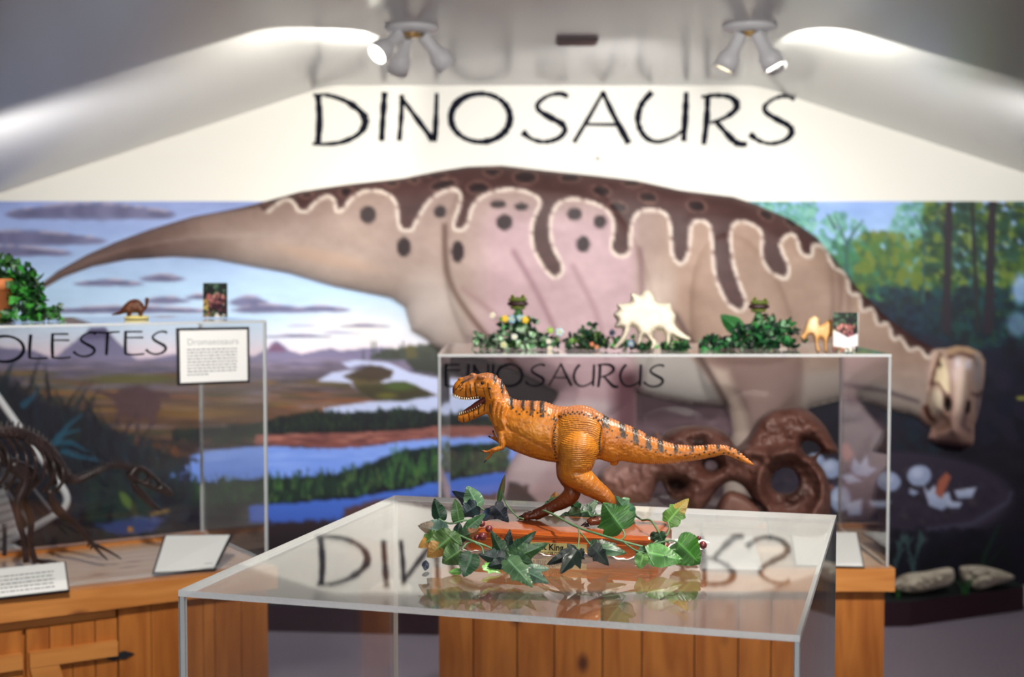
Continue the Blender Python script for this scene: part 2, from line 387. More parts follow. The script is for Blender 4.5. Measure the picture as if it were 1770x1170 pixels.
# ------------------------------------------------------------------ lettering (strokes: x, y 0..1 upward, half width)
def arc(cx, cy, rx, ry, a0, a1, n, w): 
    return [(cx+rx*math.cos(math.radians(a0+(a1-a0)*i/n)), cy+ry*math.sin(math.radians(a0+(a1-a0)*i/n)), w(i/n)) for i in range(n+1)]
LET = {
 'D': [[(.07, .97, .05), (.10, .5, .05), (.07, .03, .045)], [(-.02, .965, .02), (.25, .96, .03), (.6, .84, .045), (.88, .62, .06), (.95, .42, .06), (.82, .2, .05), (.52, .05, .035), (.2, .01, .03), (-.03, .02, .025)]],
 'I': [[(.62, 1, .05), (.5, .5, .05), (.4, 0, .045)]],
 'N': [[(.10, .97, .045), (.08, .5, .045), (.03, .02, .04)], [(.05, .95, .04), (.45, .5, .045), (.88, .03, .05)], [(.97, 1, .04), (.95, .5, .045), (.92, 0, .04)]],
 'O': [arc(.5, .5, .47, .48, 100, 460, 28, lambda t: .035+.022*abs(math.sin(2*math.pi*t+.6)))],
 'S': [[(1, .92, .045), (.82, .98, .035), (.55, .93, .03), (.34, .78, .035), (.36, .65, .045), (.6, .51, .05), (.86, .38, .055), (.93, .24, .05), (.78, .09, .04), (.48, .02, .035), (.2, .08, .035), (.0, .22, .05)]],
 'A': [[(.54, 1, .03), (.3, .55, .03), (.0, .02, .035)], [(.52, 1, .035), (.72, .55, .045), (1, .0, .05)], [(.2, .37, .025), (.8, .36, .025)]],
 'U': [[(.32, 1, .05), (.12, .75, .045), (.05, .42, .05), (.18, .12, .04), (.42, .01, .035), (.72, .1, .03), (.9, .24, .03)], [(.97, 1, .045), (.95, .5, .05), (.92, .02, .045)]],
 'R': [[(.12, .98, .05), (.1, .5, .05), (.03, .0, .045)], [(-.02, .95, .025), (.3, .98, .035), (.62, .95, .05), (.78, .82, .055), (.74, .68, .05), (.5, .53, .035), (.18, .43, .03)], [(.3, .47, .035), (.64, .14, .05), (.82, .02, .055), (1.02, .01, .04)]],
 'E': [[(.16, 1, .05), (.14, .5, .055), (.16, .02, .05)], [(.1, .97, .03), (.9, .97, .03)], [(.2, .72, .025), (.95, .72, .03)], [(.12, .03, .03), (.55, .0, .03), (1, .04, .03)]],
 'L': [[(.2, 1, .06), (.15, .5, .06), (.14, .03, .05)], [(.1, .04, .03), (.5, .01, .03), (1, .03, .03)]],
 'T': [[(.0, .96, .03), (.5, .93, .035), (1, .97, .03)], [(.62, .95, .05), (.6, .5, .055), (.58, .0, .05)]],
}
def letter(name, ch, box, f3, m, parent, ragged=0.0, th=.0012, wk=.95):
    x0, y0, x1, y1 = box; g = G(); W, H = x1-x0, y1-y0; rs = np.random.RandomState(int(x0*7+y0) & 0xffff)
    for st in LET[ch]:
        P = smooth_pts(st, 5) if len(st) > 2 else np.array(st, float)
        k = len(P); xy = np.stack([x0+P[:, 0]*W, y1-P[:, 1]*H], -1); w = P[:, 2]*H*wk
        if ragged: w = w*(1+ragged*(rs.rand(k)-.5))
        T_ = np.gradient(xy, axis=0); T_ /= np.linalg.norm(T_, axis=1)[:, None]+1e-9; N = np.stack([-T_[:, 1], T_[:, 0]], -1)
        a = xy+N*w[:, None]; b = xy-N*w[:, None]
        V = np.concatenate([f3(a[:, 0], a[:, 1], th), f3(b[:, 0], b[:, 1], th), f3(a[:, 0], a[:, 1], 0), f3(b[:, 0], b[:, 1], 0)])
        Fc = [(i, i+1, i+1+k, i+k) for i in range(k-1)]+[(i+2*k, i+3*k, i+3*k+1, i+1+2*k) for i in range(k-1)]
        Fc += [(i, i+2*k, i+1+2*k, i+1) for i in range(k-1)]+[(i+k, i+1+k, i+1+3*k, i+3*k) for i in range(k-1)]
        Fc += [(0, k, 3*k, 2*k), (k-1, 3*k-1, 4*k-1, 2*k-1)]
        g.add(V, Fc)
    return g.out(name, m, parent)

t = empty('wall_lettering', tuple(wallP(955, 250)), label='large black hand-lettered word DINOSAURS painted high on the cream back wall', cat='wall lettering')
for ch, bx in zip('DINOSAURS', [(543, 161, 636, 250), (650, 159, 674, 244), (688, 161, 757, 245), (776, 160, 885, 247), (903, 160, 982, 247), (992, 158, 1087, 248), (1098, 159, 1189, 246), (1214, 163, 1290, 250), (1296, 164, 1374, 250)]):
    letter('letter', ch, bx, lambda x, y, h: wallP(x, y, .0005+h), M_ink, t, .45, wk=1.2)
# small scuff on the wall above the painted animal
pc = wallP(1033, 274); T_ = np.array([[1, 0, 0], [0, .25, 0], [0, 0, .8]])
g = G().ball(pc, .009, 6, T=T_); g.out('wall_hook', mat('grey_hook', (150, 146, 140), .5), label='tiny grey hook on the cream wall above the dinosaur back', cat='hook')

# ------------------------------------------------------------------ ceiling lamps
M_lit = mat('lit_bulb', (255, 250, 232), .3, emit=14.0)
M_dim = mat('bulb_face_warm', (255, 240, 200), .3, emit=3.0)
M_brass = mat('warm_brass', (214, 176, 110), .3, metal=.6)
def spot_fixture(px, py, heads, label):
    c = onz(px, py, ZC); t = empty('spotlight_fixture', tuple(c), label=label, cat='ceiling light', group='ceiling spotlight fixtures')
    G().lathe(c, [(.0, .0), (.088, .0), (.090, -.006), (.084, -.016), (.05, -.022), (.0, -.023)][::-1], 32).out('canopy', M_white, t, True)
    G().lathe(c+[0, 0, -.022], [(.0, -.012), (.03, -.012), (.034, 0), (0, 0)], 20).out('centre_plate', M_brass, t, True)
    for (dx, dy, aim, lit) in heads:
        p = c+np.array([dx, dy, -.03]); a = np.array(aim, float); a /= np.linalg.norm(a)
        u = np.cross(a, [0, 1, .1]); u /= np.linalg.norm(u); v = np.cross(a, u); TT = np.stack([u, v, a], 1)
        G().tube([c+[dx*.8, dy*.8, -.016], p+a*.01], .006, 8).out('swivel_arm', M_metal, t, True)
        q = p
        h = G().lathe(q, [(0, .0), (.017, .0), (.021, .008), (.021, .058), (.026, .070), (.036, .084), (.038, .128), (.035, .128), (.033, .122), (0, .112)], 24, T=TT).out('lamp_head', M_white, t, True)
        G().lathe(q+a*.118, [(0, .0), (.033, .0), (.032, .005), (0, .008)], 24, T=TT).out('bulb', M_lit if lit == 2 else M_dim, h, True)
    return c
cl = spot_fixture(712, 46, [(-.035, -.03, (-.62, -.62, -.66), 2), (.035, .0, (.6, .25, -.72), 1), (-.02, .05, (-.3, .55, -.75), 1)], 'white three-head ceiling spotlight, the left one, glaring bulb turned towards the room')
cr = spot_fixture(1296, 44, [(-.03, -.02, (-.42, .05, -.85), 1), (.015, -.03, (.42, -.10, -.78), 2), (.05, .05, (.45, .5, -.7), 1)], 'white three-head ceiling spotlight, the right one, its heads seen from the side')
lamp('spot_left_a', 'SPOT', tuple(cl+[-.12, .03, -.11]), tuple(cl+[-1.0, .85, -.06]), 34, (1, .96, .84), .012, 104, .25)
lamp('spot_left_b', 'SPOT', tuple(cl+[.10, .12, -.17]), (-.5, 6.2, 1.05), 26, (1, .96, .9), .03, 70, .8)
lamp('spot_right_a', 'SPOT', tuple(cr+[.14, .03, -.11]), tuple(cr+[1.05, .8, -.06]), 26, (1, .98, .86), .012, 104, .25)
lamp('spot_right_b', 'SPOT', tuple(cr+[-.1, .12, -.17]), (1.1, 6.2, 1.2), 20, (1, .96, .9), .03, 70, .8)
# dark flush fitting between the lamps
c = onz(997, 68, ZC); a = empty('ceiling_vent', tuple(c), label='small dark rectangular vent on the ceiling between the two spotlights', cat='vent')
G().box(c[0]-.072, c[1]-.05, ZC-.012, c[0]+.072, c[1]+.05, ZC-.0005).out('frame', mat('dark_maroon_plastic', (52, 26, 26), .5), a)
g = G()
for i in range(5): g.box(c[0]-.062, c[1]-.038+i*.019, ZC-.016, c[0]+.062, c[1]-.030+i*.019, ZC-.0115)
g.out('slats', mat('maroon_slat', (84, 48, 44), .5), a)

# ------------------------------------------------------------------ acrylic cases
def acrylic_case(name, q, z0, z1, label, th=.006, group=None, topmat=None):
    """q: four floor-plan corners FL FR BR BL; five clear panels, edges polished"""
    q = [np.array(p[:2], float) for p in q]; c = sum(q)/4
    t = empty(name, (c[0], c[1], z0), label=label, cat='display case', group=group)
    def panel(nm, a, b, za, zb, m=M_acr):
        d = (b-a)/np.linalg.norm(b-a); n = np.array([-d[1], d[0]]); n = n if np.dot(n, c-(a+b)/2) > 0 else -n
        a1, b1 = a+n*th+d*0, b+n*th
        V = [(*a, za), (*b, za), (*b1, za), (*a1, za), (*a, zb), (*b, zb), (*b1, zb), (*a1, zb)]
        return mesh(nm, V, [(0, 3, 2, 1), (4, 5, 6, 7), (0, 1, 5, 4), (1, 2, 6, 5), (2, 3, 7, 6), (3, 0, 4, 7)], [m, M_rim], t, fm=[1, 1, 0, 1, 0, 1])
    e = th*1.02
    def ins(a, b): d = (b-a)/np.linalg.norm(b-a); return a+d*e, b-d*e
    panel('front_panel', q[0], q[1], z0, z1-th-.0002); panel('back_panel', q[3], q[2], z0, z1-th-.0002)
    panel('side_panel', *ins(q[0], q[3]), z0, z1-th-.0002); panel('side_panel', *ins(q[1], q[2]), z0, z1-th-.0002)
    V = [(*p, z) for z in (z1-th, z1) for p in q]
    mesh('top_panel', V, [(0, 3, 2, 1), (4, 5, 6, 7), (0, 1, 5, 4), (1, 2, 6, 5), (2, 3, 7, 6), (3, 0, 4, 7)], [topmat or M_acr, M_rim], t, fm=[0, 0, 1, 1, 1, 1])
    # the solvent-welded corner seams catch the light
    for i in range(4):
        p = q[i]; k = c-p; k = k/np.linalg.norm(k)
        s = p+k*th*.72; w_ = th*.36
        G().box(s[0]-w_, s[1]-w_, z0, s[0]+w_, s[1]+w_, z1-th-.0004).out('corner_seam', M_rim, t)
    return t

# foreground case: the top plane is .316 m under the eye
ZT = EYE-.316
FQ = [onz(308, 1020, ZT), onz(1383, 1098, ZT), onz(1446, 890, ZT), onz(682, 856, ZT)]
case0 = acrylic_case('acrylic_case', FQ, .70, ZT, 'large empty clear acrylic case in the foreground carrying the orange tyrannosaur model', .006, topmat=M_acr_top)
# its pedestal, below the frame
c0 = sum(np.array(p[:2]) for p in FQ)/4
def grow(q, k): return [c0+(np.array(p[:2])-c0)*k for p in q]
def prism(g, q, z0, z1, mi=0): g.add([(*p[:2], z) for z in (z0, z1) for p in q], [(0, 3, 2, 1), (4, 5, 6, 7), (0, 1, 5, 4), (1, 2, 6, 5), (2, 3, 7, 6), (3, 0, 4, 7)], mi); return g
t = empty('wooden_pedestal', (c0[0], c0[1], 0), label='pine pedestal hidden below the foreground acrylic case', cat='pedestal')
prism(G(), grow(FQ, .98), 0, .655).out('body', M_pine, t); prism(G(), grow(FQ, 1.04), .655, .699).out('top_board', M_pineh, t)

# second pedestal and case
ZP = .80; D2 = 3.2
xl, xr = float(at(757, 984, D2)[0]), float(at(1533, 984, D2)[0]); yb = 3.70
t = empty('wooden_pedestal', ((xl+xr)/2, (D2+yb)/2, 0), label='knotty pine display pedestal in the middle, holding the case with the horned dinosaur skull', cat='pedestal')
yf = D2+.012
n = 9; wds = [.08, .10, .085, .11, .09, .12, .1, .075, .11, .13]; x = xl; i = 0
while x < xr-.005:
    x2 = min(x+wds[i % 10], xr); x2 = xr if xr-x2 < .04 else x2
    G().box(x+.0015, yf, 0, x2-.0015, yf+.018, ZP-.052).out('board', M_pine, t); x = x2; i += 1
G().box(xl+.001, yf+.019, .001, xr-.001, yb-.012, ZP-.053).out('carcass', M_pine, t)
G().box(xl-.012, D2-.018, ZP-.052, xr+.014, D2+.022, ZP).out('front_rail', M_pineh, t)
G().box(xl-.012, D2+.0225, ZP-.052, xr+.014, yb, ZP-.002).out('worktop', M_top, t)
G().box(xl-.012, yb+.0005, ZP-.052, xr+.014, yb+.025, ZP+.008).out('back_rail', M_pineh, t)
Z2 = float(at(757, 612, D2)[2])
XA, XB = float(at(757, 700, D2)[0]), float(at(1540, 700, D2)[0])
case2 = acrylic_case('acrylic_case', [(XA, D2), (XB, D2), (XB, yb-.02), (XA, yb-.02)], ZP+.0005, Z2, 'long acrylic case on the middle pedestal, lettered EINIOSAURUS, plants on its top', .006)
t2 = empty('case_lettering', tuple(at(955, 668, D2-.001)), label='black word EINIOSAURUS stuck along the top of the middle acrylic case', cat='lettering')
for ch, bx in zip('EINIOSAURUS', [(766, 629, 797, 668), (802, 629, 815, 668), (817, 629, 845, 668), (846, 629, 857, 668), (858, 629, 904, 668), (908, 629, 942, 668), (949, 628, 988, 667), (990, 630, 1028, 668), (1033, 629, 1068, 669), (1070, 630, 1109, 668), (1113, 630, 1148, 669)]):
    letter('letter', ch, bx, lambda x, y, h: at(x, y, D2-.0008-h), M_ink2, t2, .1, .0008, 1.25)

# ------------------------------------------------------------------ left cabinet (rotated) and its case
CC = np.array([-.556, 3.217]); AX = np.array([math.cos(math.radians(32)), math.sin(math.radians(32))]); NX_ = np.array([-AX[1], AX[0]])
RZ = math.radians(32); DEP = .43; LEN = 1.75
def cabT(V): V = np.array(V, float); o = V.copy(); o[:, :2] = CC+V[:, :1]*AX+V[:, 1:2]*NX_; return o
def cabP(px, py, off=0.0):     # point on the cabinet's front plane (off: metres behind it)
    n = np.array([NX_[0], NX_[1], 0]); return onpl(px, py, np.array([*(CC+NX_*off), 0]), n)
t = empty('display_cabinet', (CC[0]-AX[0]*LEN/2, CC[1]-AX[1]*LEN/2, 0), RZ, label='knotty pine cabinet with cross-braced doors and a pale worktop, at the left', cat='cabinet')
def L(g): g.V = [tuple(v) for v in cabT(g.V)]; return g
ZB = ZP-.050
L(G().box(-LEN, .020, .001, -.001, DEP-.01, ZB-.001)).out('carcass', M_pine, t)
def cabx(px, py=1080): p = cabP(px, py); return float(np.dot(p[:2]-CC, AX))
L(G().box(-LEN, -.02, ZB, .014, .02, ZP)).out('front_rail', M_pineh, t)
L(G().box(-LEN, .0205, ZB, .014, DEP, ZP-.003)).out('worktop', M_top, t)
L(G().box(-LEN, DEP+.0005, ZB, .014, DEP+.025, ZP+.010)).out('back_rail', M_pineh, t)
L(G().box(-LEN, .002, ZB-.022, cabx(200), .0195, ZB-.002)).out('batten', M_pineh, t)
xd = cabx(205); xg = cabx(42)
xs = [xd, cabx(262), cabx(316), cabx(352), cabx(372), cabx(418), -.001]
for a, b in zip(xs[:-1], xs[1:]): L(G().box(a+.001, .002, 0, b-.001, .0195, ZB-.001)).out('face_board', M_pine, t)
def cab_door(x0, x1):
    g = G(); n = 4; w_ = (x1-x0)/n
    for i in range(n): g.box(x0+i*w_+.0012, .002, .06, x0+(i+1)*w_-.0012, .0195, ZB-.026)
    d = L(g).out('door', M_pine, t)
    z1 = ZB-.072; z0 = .16
    L(G().box(x0+.004, -.014, z1-.032, x1-.004, .0015, z1)).out('rail', M_pineh, d)
    L(G().box(x0+.004, -.014, z0-.032, x1-.004, .0015, z0)).out('rail', M_pineh, d)
    g = G(); a = np.array([x0+.004, z1-.033]); b = np.array([x1-.03, z0]); w_ = .04
    g.add([(p[0]+dx, y, p[1]) for y in (-.013, .0014) for p, dx in ((a, 0), (b, -w_/2), (b, w_), (a, w_*1.5))], [(0, 1, 2, 3), (7, 6, 5, 4), (0, 4, 5, 1), (1, 5, 6, 2), (2, 6, 7, 3), (3, 7, 4, 0)])
    L(g).out('brace', M_pineh, d)
    return d
d1 = cab_door(xg+.003, xd-.002); d2 = cab_door(xg-.46, xg-.003)
L(G().box(-LEN, .002, 0, xg-.463, .0195, ZB-.025)).out('face_board', M_pine, t)
hp = cabP(205, 1133); hx = float(np.dot(hp[:2]-CC, AX)); hz = float(hp[2])
g = G(); pts = [(-.034, 0), (-.012, .009), (0, .006), (.012, .009), (.034, 0), (.012, -.009), (0, -.006), (-.012, -.009)]
g.add([(hx+x, y, hz+z) for y in (-.003, .0015) for x, z in pts], [tuple(range(8)), tuple(range(8, 16))[::-1]]+[(i, i+8, (i+1) % 8+8, (i+1) % 8) for i in range(8)])
L(g).out('hinge', M_metal, d1)
Z1 = float(cabP(457, 553)[2])
cq = [CC-AX*LEN*.97, CC, CC+NX_*DEP, CC-AX*LEN*.97+NX_*DEP]
case1 = acrylic_case('acrylic_case', [tuple(c) for c in cq], ZP+.0105, Z1, 'tall acrylic case on the left cabinet, skeleton inside and a potted ivy on top', .006)
t3 = empty('case_lettering', tuple(cabP(140, 620, -.001)), RZ, label='black letters OLESTES of a cut-off word on the left acrylic case', cat='lettering')
for ch, bx in zip('OLESTES', [(-26, 580, 43, 626), (46, 578, 82, 620), (85, 576, 122, 619), (127, 574, 166, 617), (152, 572, 207, 614), (211, 572, 250, 613), (252, 572, 289, 613)]):
    letter('letter', ch, bx, lambda x, y, h: cabP(x, y, -.0008-h), M_ink2, t3, .1, .0008, 1.2)

# ------------------------------------------------------------------ cards and signs
M_card = mat('white_card', (244, 246, 246), .45); M_blk = mat('black_frame', (24, 24, 32), .4)
M_txt = mat('grey_print', (120, 124, 130), .7); M_txt2 = mat('faint_print', (176, 180, 184), .7)
def sign(name, c4, f=.0035, label=None, heading=None, lines=(), frame=True, group=None, th=.005, center=()):
    """c4: TL TR BR BL in space"""
    c4 = [np.array(p, float) for p in c4]; ctr = sum(c4)/4; nrm = np.cross(c4[1]-c4[0], c4[3]-c4[0]); nrm /= np.linalg.norm(nrm)
    if np.dot(nrm, CAM-ctr) < 0: nrm = -nrm
    lo = min(p[2] for p in c4)
    t = empty(name, (ctr[0], ctr[1], lo), label=label, cat='sign', group=group)
    W, H = np.linalg.norm(c4[1]-c4[0]), np.linalg.norm(c4[3]-c4[0])
    def S(u, v, h): u = np.asarray(u)[..., None]; v = np.asarray(v)[..., None]; return (c4[0]*(1-u)*(1-v)+c4[1]*u*(1-v)+c4[2]*u*v+c4[3]*(1-u)*v)+nrm*h
    def plate(u0, v0, u1, v1, h0, h1, nm, m, par):
        U = np.array([u0, u1, u1, u0]); Vv = np.array([v0, v0, v1, v1]); V = np.concatenate([S(U, Vv, h0), S(U, Vv, h1)])
        return mesh(nm, V, [(0, 1, 2, 3), (7, 6, 5, 4), (0, 4, 5, 1), (1, 5, 6, 2), (2, 6, 7, 3), (3, 7, 4, 0)], m, par)
    plate(0, 0, 1, 1, 0, th, 'frame' if frame else 'backing', M_blk if frame else M_card, t)
    a, b = f/W, f/H; card = plate(a, b, 1-a, 1-b, th+.0002, th+.001, 'card', M_card, t)
    if lines:
        g = G(); rs = np.random.RandomState(len(lines)*13+int(W*1e4) % 97)
        for (v, u0, u1, hh) in lines:
            u = u0
            while u < u1-.01:
                wd = min(rs.uniform(.02, .07), u1-u); U = np.array([u, u+wd, u+wd, u]); Vv = np.array([v, v, v+hh, v+hh])
                g.add(S(U, Vv, th+.0014), [(0, 1, 2, 3)]); u += wd+.012
        g.out('printed_lines', M_txt, card)
    if heading:
        s, u0, v0, u1, v1, mm = heading
        ob = text_mesh(s); V = ob; x0, x1 = V[0][:, 0].min(), V[0][:, 0].max(); y0, y1 = V[0][:, 1].min(), V[0][:, 1].max()
        U = u0+(V[0][:, 0]-x0)/(x1-x0)*(u1-u0); Vv = v1-(V[0][:, 1]-y0)/(y1-y0)*(v1-v0)
        mesh('heading', S(U, Vv, th+.0015), V[1], mm, card)
    return t
def text_mesh(s, off=0.0):
    cu = bpy.data.curves.new('t', 'FONT'); cu.body = s; cu.offset = off; o = bpy.data.objects.new('t', cu); COL.objects.link(o)
    bpy.context.view_layer.update(); me = bpy.data.meshes.new_from_object(o.evaluated_get(bpy.context.evaluated_depsgraph_get()))
    V = np.array([v.co[:] for v in me.vertices]); Fc = [tuple(p.vertices) for p in me.polygons]
    bpy.data.objects.remove(o); bpy.data.curves.remove(cu); bpy.data.meshes.remove(me); return V, Fc
sign('information_sign', [cabP(304, 567, -.0065), cabP(429, 565, -.0065), cabP(430, 661, -.0065), cabP(306, 666, -.0065)], .0055,
     'framed white sign headed Dromaeosaurs, fixed to the front of the left case', ('Dromaeosaurs', .14, .19, .84, .30, M_txt2),
     [(.37+.055*i, .13, .82 if i < 8 else .42, .018) for i in range(9)], th=.006)
zt = ZP+.0105-.003
def tilted(px0, px1, px2, px3, yt, yb_, hb=.001, ht=.03, kx=None):
    """card lying tilted on the worktop: TL TR BR BL pixel x; bottom edge on the top, upper edge raised"""
    (xa, ya), (xb, yb2) = yt; (xc, yc), (xd2, yd) = yb_
    return [onz(xa, ya, ZP+ht), onz(xb, yb2, ZP+ht), onz(xc, yc, ZP+hb), onz(xd2, yd, ZP+hb)]
sign('information_sign', tilted(0, 0, 0, 0, ((284, 927), (402, 926)), ((372, 987), (263, 994)), .002, .055), .005,
     'black framed white card leaning on the right end of the left worktop', None,
     [(.17, .3, .72, .03), (.30, .36, .68, .035), (.45, .15, .5, .02), (.58, .15, .55, .02), (.70, .15, .8, .02), (.82, .14, .92, .02)], th=.004)
sign('information_sign', tilted(0, 0, 0, 0, ((-40, 989), (113, 973)), ((120, 1023), (-40, 1041)), -.0+.002, .04), .003,
     'low white card with black edge at the far left front of the worktop', None,
     [(.3+.13*i, .25, .85, .035) for i in range(5)], th=.004)
sign('information_card', [onz(1213, 938, ZP+.022), onz(1304, 938, ZP+.022), onz(1318, 985, ZP+.002), onz(1213, 983, ZP+.002)], .002,
     'plain white card on the middle worktop seen through the foreground case', None, (), False, th=.003)
sign('information_card', [onz(1206, 928, ZP+.03), onz(1300, 928, ZP+.03), onz(1304, 936, ZP+.0245), onz(1207, 936, ZP+.0245)], .002,
     'narrow white card standing behind the plain card on the middle worktop', None, (), False, th=.002)
sign('information_sign', [onz(1366, 922, ZP+.03), onz(1482, 922, ZP+.03), onz(1494, 982, ZP+.002), onz(1375, 979, ZP+.002)], .003,
     'white card with thin dark edge at the right end of the middle worktop', None, (), True, th=.003)
# ------------------------------------------------------------------ the painted mural
def X1(o, s, pts): return [(o[0]+x/s, o[1]+y/s) for x, y in pts]
mu = Paint(-290, 348, 2060, 1012, 3.0)
X, Y = mu.X, mu.Y
def vgrad(stops, X=None):
    ys = [s[0] for s in stops]; c = np.array([s[1] for s in stops], float)
    return np.stack([np.interp(Y, ys, c[:, k]) for k in range(3)], -1)
sky = vgrad([(348, (140, 156, 208)), (400, (150, 172, 220)), (450, (160, 186, 226)), (500, (172, 202, 232)), (550, (182, 208, 234)), (585, (208, 214, 232)), (610, (226, 208, 220)), (640, (176, 160, 186))])
n1 = vnoise(X, Y, 110, 40, 3)[..., None]; n2 = vnoise(X, Y, 22, 7, 4)[..., None]
mu.C[:] = sky+(n1-.5)*26+(n2-.5)*10
lamp_pool = np.exp(-((X-625)/95)**2-((Y-568)/36)**2)[..., None]  # overexposed lamp pool painted into the sky colour
mu.C[:] = mu.C*(1-lamp_pool*.8)+np.array([240, 234, 228])*lamp_pool*.8
# clouds
rs = np.random.RandomState(5)
def cloud(x0, y0, x1, y1, c=(116, 116, 156), a=.8):
    n = max(4, int((x1-x0)/11))
    for i in range(n):
        t = (i+.5)/n; x = x0+(x1-x0)*t; h = (y1-y0)*(.45+.55*math.sin(math.pi*t))
        mu.ell(x, y1-h*.45, (x1-x0)/n*1.1+5, h*.5*rs.uniform(.8, 1.15), np.array(c)+rs.uniform(-12, 12), .7, a)
        if rs.rand() < .6: mu.ell(x, y1-h*.95, 8, 3, (196, 180, 198), .9, .5)
for a in [(20, 350, 290, 377), (-120, 398, 172, 422), (-120, 424, 112, 442), (140, 482, 236, 494), (255, 473, 306, 486), (262, 512, 315, 524), (96, 528, 352, 541), (330, 508, 362, 517), (408, 510, 452, 528), (412, 525, 520, 540), (520, 527, 592, 539), (-260, 500, -60, 522), (600, 560, 660, 566), (470, 578, 560, 583)]: cloud(*a)
for a in [(560, 572, 612, 577), (505, 560, 540, 565)]: cloud(*a, c=(170, 175, 205), a=.6)
# horizon mountains
mu.poly([(-290, 640), (-290, 596), (-200, 602), (-90, 590), (60, 606), (90, 620), (150, 575), (156, 566), (182, 565), (192, 580), (240, 625), (330, 606), (400, 612), (440, 616), (466, 600), (475, 590), (486, 592), (498, 605), (520, 612), (548, 606), (572, 602), (590, 606), (620, 603), (660, 600), (700, 607), (760, 610), (900, 606), (900, 640)], (120, 116, 158), 1.5, c2=(150, 142, 176), rough=2)
mu.poly([(156, 567), (182, 566), (196, 585), (140, 586)], (104, 96, 140), 2)
mu.poly([(470, 595), (482, 594), (494, 608), (462, 608)], (140, 104, 140), 2)
# plain
pl = vgrad([(612, (138, 130, 164)), (640, (128, 118, 142)), (660, (116, 104, 112)), (690, (120, 92, 78)), (730, (122, 84, 58)), (770, (84, 58, 56)), (830, (40, 34, 54)), (1012, (22, 20, 44))])
streak = vnoise(X, Y, 90, 6, 9)[..., None]; sp2 = vnoise(X, Y, 30, 4, 12)[..., None]
pl = pl+(streak-.5)*np.array([70, 52, 30])+(sp2-.5)*np.array([30, 30, 50])
m = np.clip((Y-618+(vnoise(X, Y, 60, 20, 2)-.5)*12)/10, 0, 1)[..., None]
mu.C[:] = mu.C*(1-m)+pl*m
for i in range(150):      # olive, ochre and lilac brush dabs across the plain
    x = rs.uniform(-280, 640); y = rs.uniform(645, 760); c = [(122, 116, 60), (160, 116, 54), (146, 134, 152), (92, 88, 60), (150, 88, 56)][rs.randint(5)]
    mu.ell(x, y, rs.uniform(18, 60), rs.uniform(2, 5), c, .9, .55)
mu.ell(230, 655, 75, 8, (116, 116, 56), .8, .7); mu.ell(330, 712, 110, 9, (146, 106, 44), .8, .6); mu.ell(600, 660, 70, 8, (104, 92, 60), .8, .6)
# grazing animal in the distance
mu.poly(X1((0, 540), 3.657, [(565, 490), (640, 495), (720, 512), (780, 478), (880, 465), (960, 490), (1000, 500), (1060, 510), (1080, 545), (1000, 545), (1020, 600), (985, 650), (970, 720), (945, 720), (935, 665), (890, 670), (880, 730), (862, 730), (855, 660), (820, 655), (815, 715), (795, 715), (790, 640), (768, 650), (765, 720), (742, 720), (738, 600), (715, 550), (640, 515)]), (98, 66, 76), 1.2, .9, c2=(104, 70, 78))
# rivers, ponds
LB = (188, 198, 232)
mu.poly([(591, 627), (614, 622), (672, 627), (710, 644), (754, 653), (900, 660), (900, 690), (754, 682), (719, 667), (696, 659), (655, 662), (672, 653), (681, 644), (661, 633), (626, 630), (603, 636)], LB, 1)
mu.poly([(574, 644), (626, 637), (629, 643), (591, 650), (614, 662), (547, 659), (560, 652)], LB, 1)
mu.poly([(559, 705), (640, 694), (700, 690), (754, 683), (930, 690), (930, 722), (702, 719), (614, 716), (560, 712)], (180, 192, 228), 1)
mu.line([(606, 664), (622, 676), (640, 688)], 2, 1.5, (160, 150, 176))
mu.poly([(612, 668), (655, 664), (700, 659), (722, 668), (752, 684), (700, 693), (650, 692), (628, 684)], (92, 88, 52), 2, .95, c2=(74, 70, 52), rough=2)
mu.ell(690, 668, 26, 7, (88, 118, 52), .7, .8); mu.ell(668, 684, 18, 5, (126, 122, 48), .7, .8)
mu.poly([(595, 650), (640, 630), (680, 640), (676, 654), (640, 660)], (90, 74, 58), 2, .9, rough=2)
mu.poly([(640, 620), (660, 606), (700, 600), (760, 592), (900, 590), (900, 650), (760, 648), (715, 640), (700, 622)], (92, 100, 84), 2, .95, c2=(72, 76, 72), rough=3)
for i in range(26): x = rs.uniform(625, 760); mu.line([(x, 620), (x+rs.uniform(-2, 2), rs.uniform(590, 614))], 1.8, .8, (92, 102, 94))
mu.poly([(700, 600), (706, 596), (718, 598), (722, 618), (702, 620)], (118, 112, 76), 2, .9)
# dark shrub belt
mu.poly([(300, 742), (400, 735), (455, 730), (480, 722), (540, 712), (600, 714), (660, 708), (700, 706), (760, 714), (850, 718), (920, 720), (920, 752), (760, 744), (620, 750), (455, 752), (300, 760)], (36, 50, 52), 2, 1, c2=(26, 26, 44), rough=4)
for i in range(420):
    x = rs.uniform(300, 920); y = np.interp(x, [300, 455, 540, 700, 920], [744, 736, 716, 710, 722])+rs.uniform(-4, 24)
    mu.line([(x, y+6), (x+rs.uniform(-4, 4), y-rs.uniform(3, 9))], 2.2, .8, [(34, 54, 54), (44, 70, 60), (26, 34, 50), (52, 76, 50)][rs.randint(4)], .9)
# red-brown bank
mu.poly([(440, 752), (540, 749), (620, 747), (720, 742), (770, 735), (920, 738), (940, 756), (755, 758), (700, 762), (640, 772), (560, 776), (520, 770), (440, 770)], (158, 100, 92), 1.5, 1, c2=(140, 78, 72), rough=2)
for i in range(90): x = rs.uniform(440, 930); mu.ell(x, rs.uniform(750, 770), rs.uniform(6, 18), 1.8, [(186, 126, 112), (112, 62, 66)][rs.randint(2)], .8, .6)
mu.poly([(120, 770), (200, 762), (300, 770), (330, 790), (250, 800), (140, 795)], (132, 78, 44), 3, .8, rough=6)
